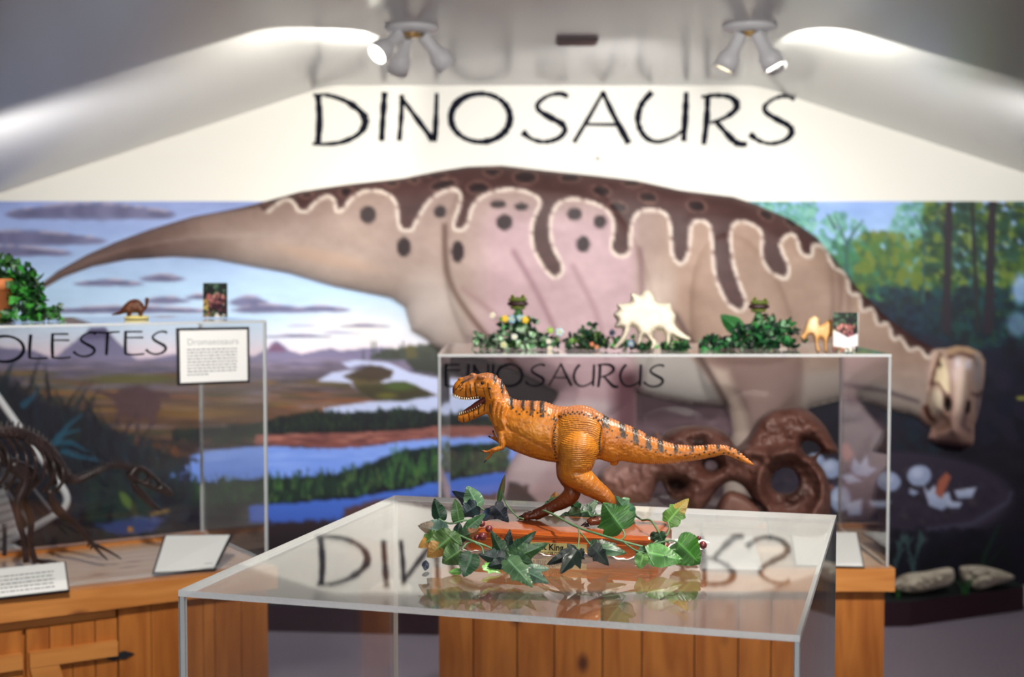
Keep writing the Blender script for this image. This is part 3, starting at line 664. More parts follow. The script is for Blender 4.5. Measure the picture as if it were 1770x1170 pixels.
# lake
mu.poly([(300, 800), (340, 785), (350, 780), (455, 770), (560, 776), (640, 772), (700, 762), (755, 758), (930, 752), (960, 775), (900, 800), (620, 850), (455, 850), (290, 830)], (128, 160, 236), 1.5, 1, c2=(96, 134, 224), rough=2)
for i in range(60): x = rs.uniform(350, 800); mu.ell(x, rs.uniform(772, 830), rs.uniform(12, 40), 2, [(150, 180, 244), (92, 126, 216)][rs.randint(2)], .9, .4)
mu.poly([(200, 790), (260, 775), (300, 790), (345, 796), (300, 812), (240, 830), (190, 820)], (36, 36, 48), 3, .9, rough=6)
# lower water and shore
mu.poly([(430, 868), (600, 862), (700, 838), (760, 822), (900, 815), (900, 870), (700, 885), (600, 915), (430, 915)], (74, 116, 214), 1.5, 1, c2=(56, 92, 190), rough=3)
mu.poly([(595, 880), (640, 866), (760, 858), (900, 850), (1000, 830), (1010, 1012), (560, 1012), (590, 900)], (118, 82, 84), 3, 1, c2=(70, 48, 58), rough=4)
mu.poly([(430, 905), (600, 898), (640, 1012), (-290, 1012), (-290, 960), (250, 935)], (62, 44, 54), 4, 1, c2=(34, 24, 40), rough=6)
# reeds
mu.poly([(300, 838), (455, 828), (560, 822), (610, 812), (660, 792), (700, 776), (760, 770), (870, 765), (870, 815), (760, 832), (700, 846), (600, 862), (455, 872), (300, 880)], (28, 58, 58), 2, 1, c2=(18, 28, 40), rough=4)
for i in range(900):
    x = rs.uniform(290, 880); yb_ = np.interp(x, [290, 455, 600, 700, 880], [878, 872, 858, 842, 812])-rs.uniform(0, 30); h = rs.uniform(10, 30)
    g_ = rs.rand(); lite = .35 if x < 600 else .6
    c = (34, 66, 56) if g_ > lite else [(52, 96, 60), (70, 128, 64), (94, 128, 70), (40, 84, 66)][rs.randint(4)]
    mu.line([(x, yb_), (x+rs.uniform(-7, 9), yb_-h)], 2.0, .5, c, .9)
for i in range(34): x = rs.uniform(670, 760); y0_ = rs.uniform(790, 822); mu.line([(x, y0_), (x+rs.uniform(-6, 8), y0_-rs.uniform(8, 30))], 2.0, .6, (74, 132, 68), .7)
# foreground jungle at the left
mu.poly([(-290, 640), (-100, 650), (0, 648), (30, 668), (60, 690), (110, 700), (150, 715), (210, 750), (260, 800), (300, 835), (330, 860), (310, 920), (100, 960), (-290, 960)], (34, 40, 66), 6, .95, c2=(14, 16, 40), rough=10)
for i in range(620):
    x = rs.uniform(-280, 330); y = rs.uniform(max(660, 640+(x)*.55), 935); h = rs.uniform(18, 60); a = rs.uniform(-1.0, 1.0)
    c = [(30, 46, 78), (24, 60, 66), (40, 30, 58), (28, 70, 90), (20, 24, 50), (36, 56, 48), (16, 18, 40)][rs.randint(7)]
    mu.line([(x, y), (x+a*h*.35, y-h*.5), (x+a*h*.8, y-h)], 3.2, .6, c, .75)
for p in [[(95, 765), (118, 735), (142, 716)], [(95, 765), (125, 765), (150, 780)], [(40, 700), (55, 688), (66, 672)], [(110, 780), (140, 790), (170, 795)], [(100, 756), (110, 750), (140, 742)]]: mu.line(p, 6, 1.5, (34, 104, 136), .85)
for i in range(60): x = rs.uniform(150, 260); mu.line([(x, 900), (x+rs.uniform(-20, 20), rs.uniform(800, 850))], 2.5, .8, (36, 74, 66), .7)
mu.poly([(205, 852), (215, 850), (228, 865), (226, 882), (212, 872)], (110, 140, 62), 1.5, .9); mu.line([(231, 872), (235, 905), (232, 930)], 3.5, 2, (92, 96, 44), .9)
mu.poly([(165, 908), (240, 893), (290, 895), (262, 920), (200, 925)], (66, 88, 160), 3, .85, rough=4); mu.ell(225, 915, 5, 5, (190, 130, 40), .5)
mu.line([(262, 889), (292, 882)], 3, 2.5, (150, 122, 66))
# ---- ground behind the animal, middle
mid = vgrad([(600, (70, 52, 56)), (700, (82, 54, 66)), (740, (118, 92, 104)), (800, (104, 78, 88)), (880, (88, 66, 76)), (1012, (44, 32, 44))])+(vnoise(X, Y, 70, 8, 21)[..., None]-.5)*50
m = (np.clip((X-905+(vnoise(X, Y, 12, 12, 8)-.5)*30)/20, 0, 1)*np.clip((Y-620)/10, 0, 1))[..., None]
mu.C[:] = mu.C*(1-m)+mid*m
mu.poly([(756, 606), (830, 618), (905, 640), (1000, 690), (960, 740), (900, 712), (830, 672), (775, 640)], (64, 46, 52), 5, 1, c2=(52, 38, 46), rough=3)  # dark shadow shape painted into the mural behind the thigh
# ---- forest at the right
m = np.clip((X-1290)/12, 0, 1)[..., None]
fo = vgrad([(348, (138, 168, 226)), (420, (150, 184, 224)), (500, (70, 130, 120)), (560, (28, 72, 84)), (600, (24, 30, 60)), (680, (26, 24, 54)), (800, (34, 28, 50)), (900, (26, 22, 46)), (1012, (14, 14, 36))])+(vnoise(X, Y, 40, 14, 31)[..., None]-.5)*30
mu.C[:] = mu.C*(1-m)+fo*m
def dabs(n, x0, y0, x1, y1, cols, r=(3, 8), a=.75, oval=None):
    for i in range(n):
        x = rs.uniform(x0, x1); y = rs.uniform(y0, y1)
        if oval and ((x-(x0+x1)/2)/((x1-x0)/2))**2+((y-(y0+y1)/2)/((y1-y0)/2))**2 > 1: continue
        q = rs.uniform(*r); mu.ell(x, y, q, q*rs.uniform(.6, 1), cols[rs.randint(len(cols))], .6, a, rs.uniform(0, 90))
pale = [(104, 172, 160), (84, 150, 140), (128, 190, 172), (90, 160, 130)]
dabs(380, 1290, 345, 1410, 480, pale); dabs(300, 1400, 370, 1510, 520, pale, oval=1); dabs(260, 1536, 346, 1632, 470, pale, a=.6, oval=1)
dabs(420, 1440, 420, 1560, 560, [(56, 130, 82), (44, 110, 92), (84, 144, 70), (60, 140, 110)], (4, 10))
dabs(260, 1480, 405, 1640, 500, [(112, 136, 40), (90, 130, 50), (132, 144, 48), (66, 110, 60)], (4, 10))
dabs(600, 1600, 350, 1780, 540, [(60, 104, 44), (96, 128, 40), (40, 84, 56), (130, 150, 60), (34, 70, 60), (48, 100, 80)], (4, 11))
dabs(500, 1500, 500, 1780, 600, [(20, 62, 84), (14, 44, 66), (24, 90, 96), (16, 36, 50), (30, 80, 70)], (4, 11))
dabs(300, 1780, 350, 2060, 560, [(60, 104, 44), (48, 100, 80), (34, 70, 60)], (6, 13))
dabs(120, 1515, 530, 1600, 600, [(12, 20, 48), (14, 30, 60), (20, 60, 90)], (5, 10))
mu.ell(1765, 500, 16, 26, (150, 180, 230), .6, .8); mu.ell(1760, 560, 20, 22, (140, 170, 214), .6, .6)
for a_ in [[(1463, 480), (1462, 420), (1444, 375)], [(1462, 425), (1480, 395), (1492, 380)], [(1598, 440), (1596, 400), (1580, 370)], [(1597, 405), (1614, 385), (1626, 370)], [(1444, 395), (1430, 370)], [(1596, 520), (1598, 440)]]: mu.line(a_, 3, 1.2, (58, 104, 104), .9)
for x0, x1, w_ in [(1640, 1636, 7.5), (1716, 1708, 8), (1680, 1690, 4)]: mu.line([(x0, 346), ((x0+x1)/2, 450), (x1, 570)], w_*.8, w_, (56, 42, 60) if w_ > 5 else (48, 52, 54), .95)
for a_ in [[(1640, 360), (1610, 372)], [(1716, 352), (1770, 360)], [(1640, 400), (1660, 388)], [(1716, 400), (1690, 380)], [(1636, 480), (1618, 470)]]: mu.line(a_, 2, 1, (50, 40, 52), .9)
dabs(160, 1440, 590, 1780, 760, [(20, 18, 46), (38, 32, 66), (16, 26, 60), (46, 40, 72)], (6, 20), .6)
dabs(60, 1440, 700, 1640, 800, [(20, 60, 76), (16, 40, 66)], (4, 12), .5)
mu.ell(1768, 688, 12, 4, (150, 150, 70), .5)
# nest with hatching eggs
mu.ell(1530, 870, 232, 96, (44, 38, 62), .25, 1); mu.ell(1530, 862, 216, 78, (92, 82, 108), .12, .75); mu.ell(1530, 850, 204, 68, (66, 56, 82), .2, 1)
dabs(260, 1330, 800, 1730, 905, [(84, 72, 98), (56, 48, 74), (96, 80, 96), (50, 40, 60)], (3, 9), .5, oval=1)
mu.line([(1340, 905), (1440, 925), (1560, 922), (1680, 905), (1742, 868), (1748, 850)], 5, 4, (96, 94, 124), .55)
dabs(300, 1300, 920, 1780, 1010, [(14, 12, 34), (24, 20, 50), (20, 26, 56)], (6, 16), .7)
EG = (150, 164, 200); EG2 = (190, 200, 226)
for (x, y, rx, ry, rot) in [(u_, v_, a_*.86, b_*.86, r_) for u_, v_, a_, b_, r_ in [(1411, 796, 17, 14, 20), (1437, 810, 22, 19, 0), (1536, 832, 24, 20, 10), (1589, 822, 24, 21, -10), (1452, 862, 20, 26, 0), (1579, 851, 8, 5, 0)]]:
    mu.ell(x, y+2, rx+1, ry+1, (40, 36, 60), .25, .6); mu.ell(x, y, rx, ry, EG, .12, 1, rot); mu.ell(x-4, y-5, rx*.5, ry*.5, EG2, .9, .7, rot)
for P in [[(1470, 812), (1476, 790), (1486, 802), (1498, 786), (1502, 806), (1516, 810), (1500, 824), (1478, 822)], [(1595, 836), (1604, 850), (1616, 838), (1622, 858), (1640, 850), (1646, 870), (1628, 882), (1606, 874)], [(1452, 822), (1470, 818), (1490, 832), (1466, 836)], [(1650, 848), (1688, 842), (1680, 860), (1655, 862)], [(1462, 870), (1490, 862), (1488, 890), (1466, 892)], [(1502, 866), (1540, 866), (1530, 878), (1506, 876)], [(1638, 866), (1664, 868), (1658, 878), (1640, 878)]]: mu.poly(P, EG2, 1, 1, c2=EG)
mu.poly([(1616, 852), (1622, 830), (1636, 816), (1644, 824), (1634, 846), (1628, 862)], (176, 100, 80), 1.2); mu.poly([(1450, 768), (1466, 766), (1476, 786), (1464, 800), (1452, 786)], (176, 104, 92), 1.5); mu.ell(1434, 842, 7, 5, (160, 92, 84), .5)
for i in range(26):      # pale fern and a blade of grass below the nest
    t_ = i/26; x = 1546+t_*52; y = 992-60*abs(math.sin(t_*5)); mu.line([(x, y), (x+rs.uniform(-10, 12), y-rs.uniform(6, 16))], 3.2, 1.5, (78, 112, 116), .8)
mu.line([(1690, 1010), (1702, 960), (1728, 905)], 5, 1.5, (22, 74, 52), .95); mu.line([(1690, 1010), (1716, 965), (1738, 940)], 3, 1.2, (20, 64, 50), .8)
vv = mu.C.max(-1, keepdims=True); mu.C *= np.clip(.50+.58*vv/225, 0, 1.05)
MB_ = float(wallP(900, 1011)[2])
def muralP(x, y):
    V = wallP(x, y, .006); zc = np.minimum(ZC, np.minimum(ZC-(XL-V[:, 0])*SL, ZC-(V[:, 0]-XR)*SL))-.004
    V[:, 2] = np.minimum(V[:, 2], zc); return V
mural = mu.build('mural', muralP, M_paint, label='wide painted mural on the back wall with blue lake, volcano, forest and egg nest', cat='mural')

# ------------------------------------------------------------------ the big duck-billed dinosaur, a raised painted relief on the mural
TOP = [(72, 490), (100, 468), (150, 440), (200, 418), (260, 396), (330, 375), (400, 362), (440, 353), (519, 331), (598, 319), (697, 308), (756, 296), (807, 288), (867, 286), (954, 296), (1033, 304), (1100, 312), (1177, 329), (1267, 340), (1304, 352), (1367, 379), (1412, 410), (1449, 456), (1485, 501), (1530, 546), (1585, 587), (1615, 602), (1634, 602)]
HEAD = [(1653, 597), (1674, 599), (1696, 609), (1703, 624), (1702, 655), (1698, 678), (1695, 700), (1690, 720), (1684, 735), (1684, 758), (1682, 768), (1664, 779), (1640, 778), (1619, 770), (1604, 757), (1611, 738), (1602, 734), (1589, 723)]
BOT = [(1568, 714), (1540, 710), (1503, 696), (1467, 687), (1440, 694), (1400, 704), (1378, 720), (1360, 750), (1340, 800), (1320, 880), (1250, 880), (1252, 800), (1262, 770), (1267, 745), (1262, 715), (1254, 700), (1200, 698), (1141, 687), (1100, 678), (1100, 760), (1085, 800), (1040, 860), (1010, 898), (852, 898), (858, 860), (880, 805), (912, 750), (945, 712), (962, 690), (966, 677), (898, 640), (850, 622), (800, 612), (756, 602), (736, 586), (712, 572), (705, 550), (700, 531), (677, 515), (637, 507), (578, 495), (499, 472), (400, 454), (370, 448), (300, 444), (220, 449), (160, 461), (110, 479), (75, 499)]
OUT = np.array(TOP+HEAD+BOT, float)
WAVE = [(330, 374), (400, 364), (440, 358), (447, 356), (459, 367), (471, 359), (491, 345), (507, 349), (515, 363), (530, 365), (546, 349), (566, 339), (578, 347), (582, 365), (594, 361), (610, 341), (637, 329), (669, 335), (685, 353), (689, 385), (695, 397), (712, 397), (720, 381), (744, 345), (772, 329), (791, 329), (797, 345), (787, 377), (784, 393), (795, 398), (807, 389), (819, 353), (847, 333), (886, 327), (918, 335), (934, 349), (926, 369), (918, 397), (922, 428), (938, 460), (957, 480), (971, 472), (971, 456), (957, 428), (951, 400), (953, 373), (969, 349), (1001, 345), (1040, 357), (1058, 377), (1060, 400), (1056, 428), (1068, 442), (1088, 436), (1091, 392), (1104, 367), (1132, 363), (1154, 374), (1159, 406), (1163, 442), (1177, 456), (1190, 438), (1195, 392), (1209, 381), (1227, 392), (1231, 429), (1236, 474), (1254, 519), (1277, 537), (1290, 524), (1277, 487), (1267, 451), (1263, 401), (1277, 383), (1304, 390), (1317, 406), (1317, 442), (1331, 469), (1358, 481), (1363, 460), (1349, 424), (1363, 406), (1376, 410), (1385, 438), (1403, 442), (1406, 424), (1426, 429), (1440, 460), (1462, 474), (1469, 506), (1485, 510), (1490, 537), (1508, 533), (1517, 560), (1535, 560), (1544, 587), (1557, 583), (1571, 605), (1589, 601), (1603, 619), (1616, 607), (1630, 603)]
rp = Paint(60, 280, 1715, 905, 2.5); X, Y = rp.X, rp.Y
tx = np.array([p[0] for p in TOP]); ty = np.array([p[1] for p in TOP]); yt = np.interp(X, tx, ty)
bell = np.interp(X, [72, 160, 300, 400, 578, 700, 800, 1100, 1260, 1440, 1600], [499, 461, 444, 454, 495, 540, 610, 690, 700, 694, 730]); q = np.clip((Y-yt)/(bell-yt+1), 0, 1.2)[..., None]
base = np.array([160, 134, 124])*(1-q)+np.array([190, 172, 162])*q
pink = np.clip((X-800)/60, 0, 1)*np.clip((1108-X)/20, 0, 1)*np.clip((Y-330)/60, 0, 1); pink = pink[..., None]
base = base*(1-pink)+(np.array([190, 160, 166]))*pink
tan = np.clip((X-1120)/60, 0, 1)[..., None]*np.clip((660-Y)/40, 0, 1)[..., None]; base = base*(1-tan*.8)+np.array([172, 142, 124])*tan*.8
tl = np.clip((430-X)/180, 0, 1)[..., None]; base = base*(1-tl)+np.array([132, 104, 96])*tl
rp.C[:] = base+(vnoise(X, Y, 60, 30, 41)[..., None]-.5)*26+(vnoise(X, Y, 9, 9, 42)[..., None]-.5)*10
BR = (92, 58, 56)
# painted skin tones: pale belly, flank, neck underside, streaks; fold shading painted in as soft lines
rp.ell(560, 445, 90, 12, (196, 162, 140), .9, .5, 12); rp.ell(740, 540, 50, 60, (196, 186, 182), .9, .6); rp.ell(1010, 660, 50, 60, (196, 160, 168), .9, .5)
rp.poly([(960, 700), (1010, 690), (1090, 700), (1100, 740), (1060, 800), (960, 800), (900, 860), (860, 900), (870, 830), (920, 745)], (214, 196, 200), 8, .8, c2=(196, 172, 178))
rp.poly([(1100, 605), (1180, 600), (1215, 640), (1250, 700), (1200, 698), (1100, 678)], (186, 180, 176), 6, .85); rp.poly([(1360, 650), (1450, 640), (1600, 690), (1600, 735), (1500, 700), (1440, 697), (1380, 708)], (184, 170, 162), 8, .8)
rp.poly([(1455, 660), (1530, 672), (1590, 692), (1590, 698), (1530, 680), (1455, 668)], (112, 98, 104), 2.5, .8)
rp.poly([(1060, 640), (1105, 640), (1102, 760), (1060, 780)], (112, 66, 78), 14, .75)
rp.poly([(1215, 620), (1300, 600), (1390, 620), (1380, 710), (1340, 800), (1300, 880), (1280, 800), (1290, 720)], (150, 118, 112), 10, .7); rp.poly([(1225, 630), (1258, 640), (1282, 700), (1300, 760), (1278, 772), (1266, 740), (1256, 700)], (214, 192, 178), 7, .85)
rp.ell(1135, 510, 26, 46, (206, 190, 178), 1, .6, 20)
for x in (1436, 1450, 1464): rp.line([(x, 440), (x+4, 520), (x-2, 590)], 4, 3, (124, 96, 88), .45, 5)
for P_, c_ in [([(768, 390), (770, 440), (776, 480), (795, 520), (839, 578), (900, 640)], (108, 78, 66)), ([(888, 435), (920, 490), (950, 550), (975, 610)], (150, 112, 122)), ([(1106, 430), (1110, 520), (1104, 600)], (140, 106, 110)), ([(1168, 545), (1200, 600), (1235, 660), (1258, 702)], (100, 76, 72)), ([(800, 500), (850, 540), (890, 600)], (162, 130, 130)), ([(990, 460), (1030, 540), (1050, 620)], (168, 134, 142))]:
    rp.line(smooth_pts(P_, 4), 4.5, 3.5, c_, .75, 5)
wv = smooth_pts(WAVE, 3)
rp.poly(list(map(tuple, wv))+[(1640, 560), (1500, 400), (1380, 300), (1000, 270), (400, 270), (330, 360)], BR, 1, 1, rough=0)
w = rp.win(330, 270, 1640, 620)
m = (np.abs(rp.C[w]-BR).sum(-1) < 1)[..., None]; rp.C[w] += m*(vnoise(rp.X[w], rp.Y[w], 30, 14, 50)[..., None]-.5)*26
DSH = (222, 208, 196)
for i in range(0, len(wv)-1):
    if wv[i][0] > 455: rp.line([wv[i], wv[i+1]], 2.9, 2.9, DSH, .95 if i % 3 else .45)
for (x, y, a, b) in [(636, 371, 14, 15), (698, 427, 12, 17), (761, 366, 11, 11), (791, 435, 11, 19), (861, 353, 14, 7), (901, 357, 12, 7), (872, 384, 14, 14), (993, 370, 13, 11), (1037, 383, 11, 12), (1008, 422, 12, 14)]:
    rp.ell(x, y, a, b, (58, 36, 40), .15)
for (x, y, a, b, r_) in [(598, 331, 10, 8, 0), (530, 336, 9, 4, -10), (677, 317, 10, 5, 0), (766, 319, 22, 7, -14), (756, 302, 16, 4, 0), (851, 297, 14, 6, 0), (908, 306, 19, 10, 0), (827, 325, 18, 9, 0), (985, 307, 16, 7, 0), (1039, 330, 15, 8, 10), (1068, 358, 15, 8, 10), (1120, 341, 15, 8, 10), (1204, 356, 15, 9, 10), (1324, 371, 12, 7, 30), (1367, 385, 12, 5, 35), (1092, 317, 14, 5, 5), (462, 352, 6, 2, -15), (716, 312, 8, 3, 0)]:
    rp.ell(x, y, a+3.5, b+3, (150, 112, 100), .2, .8, r_); rp.ell(x, y, a, b, (52, 30, 34), .2, 1, r_)
# head paint
hd = [(1612, 606), (1634, 602), (1674, 597), (1704, 622), (1698, 690), (1684, 770), (1640, 780), (1600, 757), (1585, 725), (1602, 690), (1606, 640)]
rp.poly(hd, (206, 176, 160), 3, 1, c2=(178, 138, 128))
rp.poly([(1634, 606), (1655, 597), (1690, 606), (1704, 626), (1696, 628), (1670, 612), (1640, 616)], (206, 170, 138), 2, 1)
rp.line([(1641, 617), (1662, 611), (1684, 617), (1690, 632)], 3, 3, (112, 70, 64), .9, 2)
rp.poly([(1626, 616), (1634, 624), (1640, 650), (1642, 680), (1630, 676), (1618, 664), (1612, 650)], (234, 214, 180), 2, 1); rp.ell(1625, 631, 2.5, 6, (70, 48, 40), .3)
rp.line([(1625, 612), (1614, 645), (1609, 664)], 3, 2, (104, 62, 48), .8, 2); rp.line([(1609, 664), (1622, 662), (1632, 678), (1634, 700)], 2.5, 2, (112, 70, 54), .8, 2)
rp.ell(1618, 695, 12, 24, (236, 218, 194), .5); rp.line([(1600, 705), (1606, 720), (1616, 728)], 5, 3, (104, 52, 40), .9, 2); rp.ell(1656, 640, 12, 22, (216, 190, 186), .8)
rp.ell(1660, 678, 9, 50, (238, 214, 196), 1, .8, 4); rp.ell(1638, 700, 5.5, 13, (26, 14, 18), .2); rp.ell(1673, 704, 5, 13, (22, 14, 20), .2, 1, 12)
rp.line([(1632, 715), (1640, 735), (1622, 742)], 4, 3, (150, 108, 84), .7, 3); rp.line([(1668, 718), (1664, 735), (1676, 745)], 5, 4, (136, 104, 112), .8, 3)
rp.ell(1690, 640, 9, 34, (168, 158, 160), .7, .8); rp.ell(1692, 700, 7, 26, (152, 136, 142), .7, .8); rp.line([(1702, 676), (1690, 684), (1680, 680)], 3, 2, (84, 56, 62), .8, 2)
rp.ell(1655, 626, 6, 9, (228, 212, 216), .8); rp.ell(1673, 630, 6, 9, (224, 212, 220), .8); rp.line([(1606, 760), (1640, 764), (1682, 771)], 3, 3, (110, 74, 78), .8, 3); rp.poly([(1610, 764), (1680, 772), (1664, 784), (1630, 782)], (62, 36, 50), 2, 1)
rp.line([(1586, 724), (1602, 736), (1610, 742)], 2.5, 2.5, (190, 160, 130), .8)
# hind claws
for P_ in [[(880, 832), (898, 836), (930, 868), (940, 899), (866, 899), (872, 860)], [(898, 858), (906, 838), (914, 838), (912, 850), (905, 868)]]: rp.poly(P_, (56, 44, 60), 2, 1)
vv = rp.C.max(-1, keepdims=True); rp.C *= np.clip(.56+.40*vv/210, 0, .98)
def bl(x, y):      # bilinear look-up of the painting
    fx = np.clip((x-rp.xs[0])/rp.st, 0, len(rp.xs)-1.001); fy = np.clip((y-rp.ys[0])/rp.st, 0, len(rp.ys)-1.001); i = fx.astype(int); j = fy.astype(int); a = (fx-i)[:, None]; b = (fy-j)[:, None]
    return rp.C[j, i]*(1-a)*(1-b)+rp.C[j, i+1]*a*(1-b)+rp.C[j+1, i]*(1-a)*b+rp.C[j+1, i+1]*a*b
def bulge(x, y):
    def e(cx, cy, rx, ry, h, rot=0):
        a = math.radians(rot); U = ((x-cx)*math.cos(a)+(y-cy)*math.sin(a))/rx; V = (-(x-cx)*math.sin(a)+(y-cy)*math.cos(a))/ry
        return h*np.sqrt(np.clip(1-U*U-V*V, 0, 1))
    h = e(950, 500, 170, 240, .055, -25)+e(1290, 600, 90, 200, .05, -12)+e(1030, 720, 90, 120, .03)+e(1300, 480, 160, 150, .02)
    h += e(1655, 690, 48, 95, .10)+e(1660, 690, 20, 85, .02)-e(1638, 700, 8, 16, .03)-e(1673, 704, 8, 16, .03)+e(1665, 612, 42, 18, .03)+e(1620, 690, 16, 30, .02)
    return h
V, Q, C = inflate(OUT, [], lambda x, y, h: wallP(x, y, .008+h), .085, 70, 4.0, colf=lambda x, y: lin(np.clip(bl(x, y), 0, 255)), extra=bulge, back=0.0)
mesh('dinosaur_relief', V, Q, M_paint, smooth=True, col=C, label='huge brown and pink duck-billed dinosaur with dark spotted back, raised relief across the mural', cat='relief sculpture')

# ------------------------------------------------------------------ maroon kerb platform in front of the mural, with rocks
KP = [onz(-200, 1100, 0), onz(465, 1091, 0), onz(750, 1098, 0), onz(1150, 1092, 0), onz(1573, 1083, 0), onz(1770, 1055, 0), onz(2000, 1022+5, 0)]
kp = [(float(p[0]), float(p[1])) for p in KP]; kp = [p for p in kp if p[1] < DW-.02]; kp = kp+[(kp[-1][0], DW-.012), (kp[0][0], DW-.012)]
zk = .105; n = len(kp); g = G(); g.add([(x, y, z) for z in (0.001, zk) for x, y in kp], [tuple(range(n))[::-1], tuple(range(n, 2*n))]+[(i, (i+1) % n, (i+1) % n+n, i+n) for i in range(n)])
pf = g.out('low_platform', [M_kerb, mat('dark_moss_ground', (24, 34, 34), .9, bump=(60, .8, .01))], kind='structure')
pf.data.polygons[1].material_index = 1
M_rock = mat('pale_rock', (226, 218, 200), .85, noise=(14, (160, 150, 134), .35, .7, (1, 1, 3)), bump=(40, .9, .01))
def rock(P, Yd, depth, label):
    V, Q, _ = inflate(smooth_pts(P, 4, True), [], lambda x, y, h: at(x, y, Yd-h), depth, 14, 2.5, two=True, extra=lambda x, y: depth*.8*(vnoise(x, y, 7, 5, 61)-.5))
    V[:, 2] = V[:, 2]-V[:, 2].min()+zk+.0005
    mesh('rock', V, Q, M_rock, smooth=False, label=label, cat='rock')
rock([(1535, 1030), (1560, 1006), (1600, 1000), (1640, 993), (1650, 1004), (1644, 1022), (1610, 1032), (1575, 1038)], 5.93, .09, 'pale rock at the foot of the mural, nearest the middle pedestal')
rock([(1658, 984), (1664, 977), (1700, 977), (1745, 990), (1752, 1000), (1720, 1010), (1690, 1018), (1664, 1006)], 6.02, .07, 'flat pale rock at the foot of the mural, the further right of two')
rock([(640, 1040), (670, 1022), (700, 1026), (712, 1040), (690, 1046)], 5.95, .05, 'small pale rock behind the foreground case on the dark platform')
M_leafd = mat('dark_green_plastic', (34, 84, 40), .5)
def blades(px, py, Yd, n, h, label, seed=1):
    c = at(px, py, Yd); c[2] = zk+.001; g = G(); r_ = np.random.RandomState(seed)
    for i in range(n):
        a = r_.uniform(-1, 1); b = r_.uniform(-.4, .4); H = h*r_.uniform(.6, 1); P = [c+[0.01*a, 0, 0], c+[a*H*.25, b*H*.2, H*.55], c+[a*H*.6, b*H*.5, H]]
        g.tube(smooth_pts(P, 4), np.linspace(.006, .001, 9), 5, flat=.3)
    g.out('grass_tuft', M_leafd, None, True, label=label, cat='artificial grass')
blades(1553, 1030, 5.86, 7, .07, 'small green grass tuft beside the nearer pale rock'); blades(1668, 1016, 5.93, 8, .09, 'dark green grass tuft between the two pale rocks', 4)
# ------------------------------------------------------------------ the model's wooden base (turned 14 degrees, right end nearer)
BF = np.array([.0487, 1.569]); BA = math.radians(-15.5); BX = np.array([math.cos(BA), math.sin(BA)]); BN = np.array([-BX[1], BX[0]])
HB = .0265; BL = .222; BD = .115
fr = onz(1135, 970, ZT)[:2]; fl = fr-BX*BL; bc = fr-BX*BL/2+BN*BD/2
M_stain = wood('glossy_redwood', (150, 66, 24), (186, 96, 40), (120, 48, 18), 'x', 14, .3, .35)
def bT(V): V = np.array(V, float); o = V.copy(); o[:, :2] = fl+V[:, :1]*BX+V[:, 1:2]*BN; return o
tb = empty('model_base', (bc[0], bc[1], ZT), BA, label='glossy reddish wooden plinth with a gold plaque under the tyrannosaur model', cat='plinth')
def ring(ins, z, r=.012, n=5):
    P = []
    for cx, cy, a0 in ((BL-r, r, -90), (BL-r, BD-r, 0), (r, BD-r, 90), (r, r, 180)):
        for i in range(n+1):
            a = math.radians(a0+90*i/n); q = max(r-ins, .002); P.append((cx+q*math.cos(a), cy+q*math.sin(a), z))
    return P
prof = [(.0, 0), (.0, .0145), (.0012, .0158), (.0012, .0178), (.0002, .019), (.0002, .0212), (.003, .0215), (.0045, .0218), (.0065, .0240), (.009, .0246)]
V = []; Fc = []; m_ = 24
for ins, z in prof: V += ring(ins, ZT+.0006+z)
for i in range(len(prof)-1):
    for j in range(m_): Fc.append((i*m_+j, i*m_+(j+1) % m_, (i+1)*m_+(j+1) % m_, (i+1)*m_+j))
Fc += [tuple(range(m_))[::-1], tuple((len(prof)-1)*m_+j for j in range(m_))]
bs = mesh('block', bT(V), Fc, M_stain, tb)
ZB0 = ZT+.0006+.0246
def fp(px, py, off=.0): n = np.array([BN[0], BN[1], 0]); return onpl(px, py, np.array([*(fl-BN*off), 0]), n)
a = fp(868, 932, .0004); b = fp(1014, 955, .0004)
xa = float(np.dot(a[:2]-fl, BX)); xb = float(np.dot(b[:2]-fl, BX)); za, zb = ZT+.0015, ZT+.0142
M_gold = mat('gold_plaque', (214, 196, 130), .35, metal=.45)
pq = G().box(xa, -.0009, za, xb, .0002, zb, T=bT).out('plaque', M_gold, tb)
for s, zc_, h, wfrac in (('Tyrant King', .0078, .0044, .5), ('Tyrannosaurus rex', .0034, .0019, .42)):
    TV, TF = text_mesh(s, .02 if h > .003 else .01); w_ = np.ptp(TV[:, 0]); sc = wfrac*(xb-xa)*.92/w_
    V = np.stack([(xa+xb)/2+(TV[:, 0]-TV[:, 0].min()-w_/2)*sc, np.full(len(TV), -.00105), ZT+zc_-.0018+TV[:, 1]*sc*(1.12)], -1)
    mesh('engraving', bT(V), TF, M_ink, pq)
# white crumpled tissue under the base
def tissue(x, y):
    u = fl+x[:, None]*BX+y[:, None]*BN; inside = (x > -.001) & (x < BL+.001) & (y > -.001) & (y < BD+.001)
    z = .0005+.0065*np.clip(vnoise(x*1000+500, y*1000+500, 14, 14, 71, 3)-.3, 0, 1)*1.5; z = np.where(inside, .0003, z); return np.stack([u[:, 0], u[:, 1], ZT+z], -1)
xs_ = np.arange(-.038, BL+.052, .0022); ys_ = np.arange(-.012, BD+.01, .0022); GX, GY = np.meshgrid(xs_, ys_)
keep = (vnoise(GX*1000+300, GY*1000+300, 30, 30, 5)-.5)*.02; 
Vt = tissue(GX.ravel(), GY.ravel()); idx = np.arange(GX.size).reshape(GX.shape); Q = np.stack([idx[:-1, :-1], idx[:-1, 1:], idx[1:, 1:], idx[1:, :-1]], -1).reshape(-1, 4)
cx_, cy_ = GX.ravel()[Q].mean(1), GY.ravel()[Q].mean(1); out_ = (cx_ < -.002) | (cx_ > BL+.002) | (cy_ < -.002) | (cy_ > BD+.002)
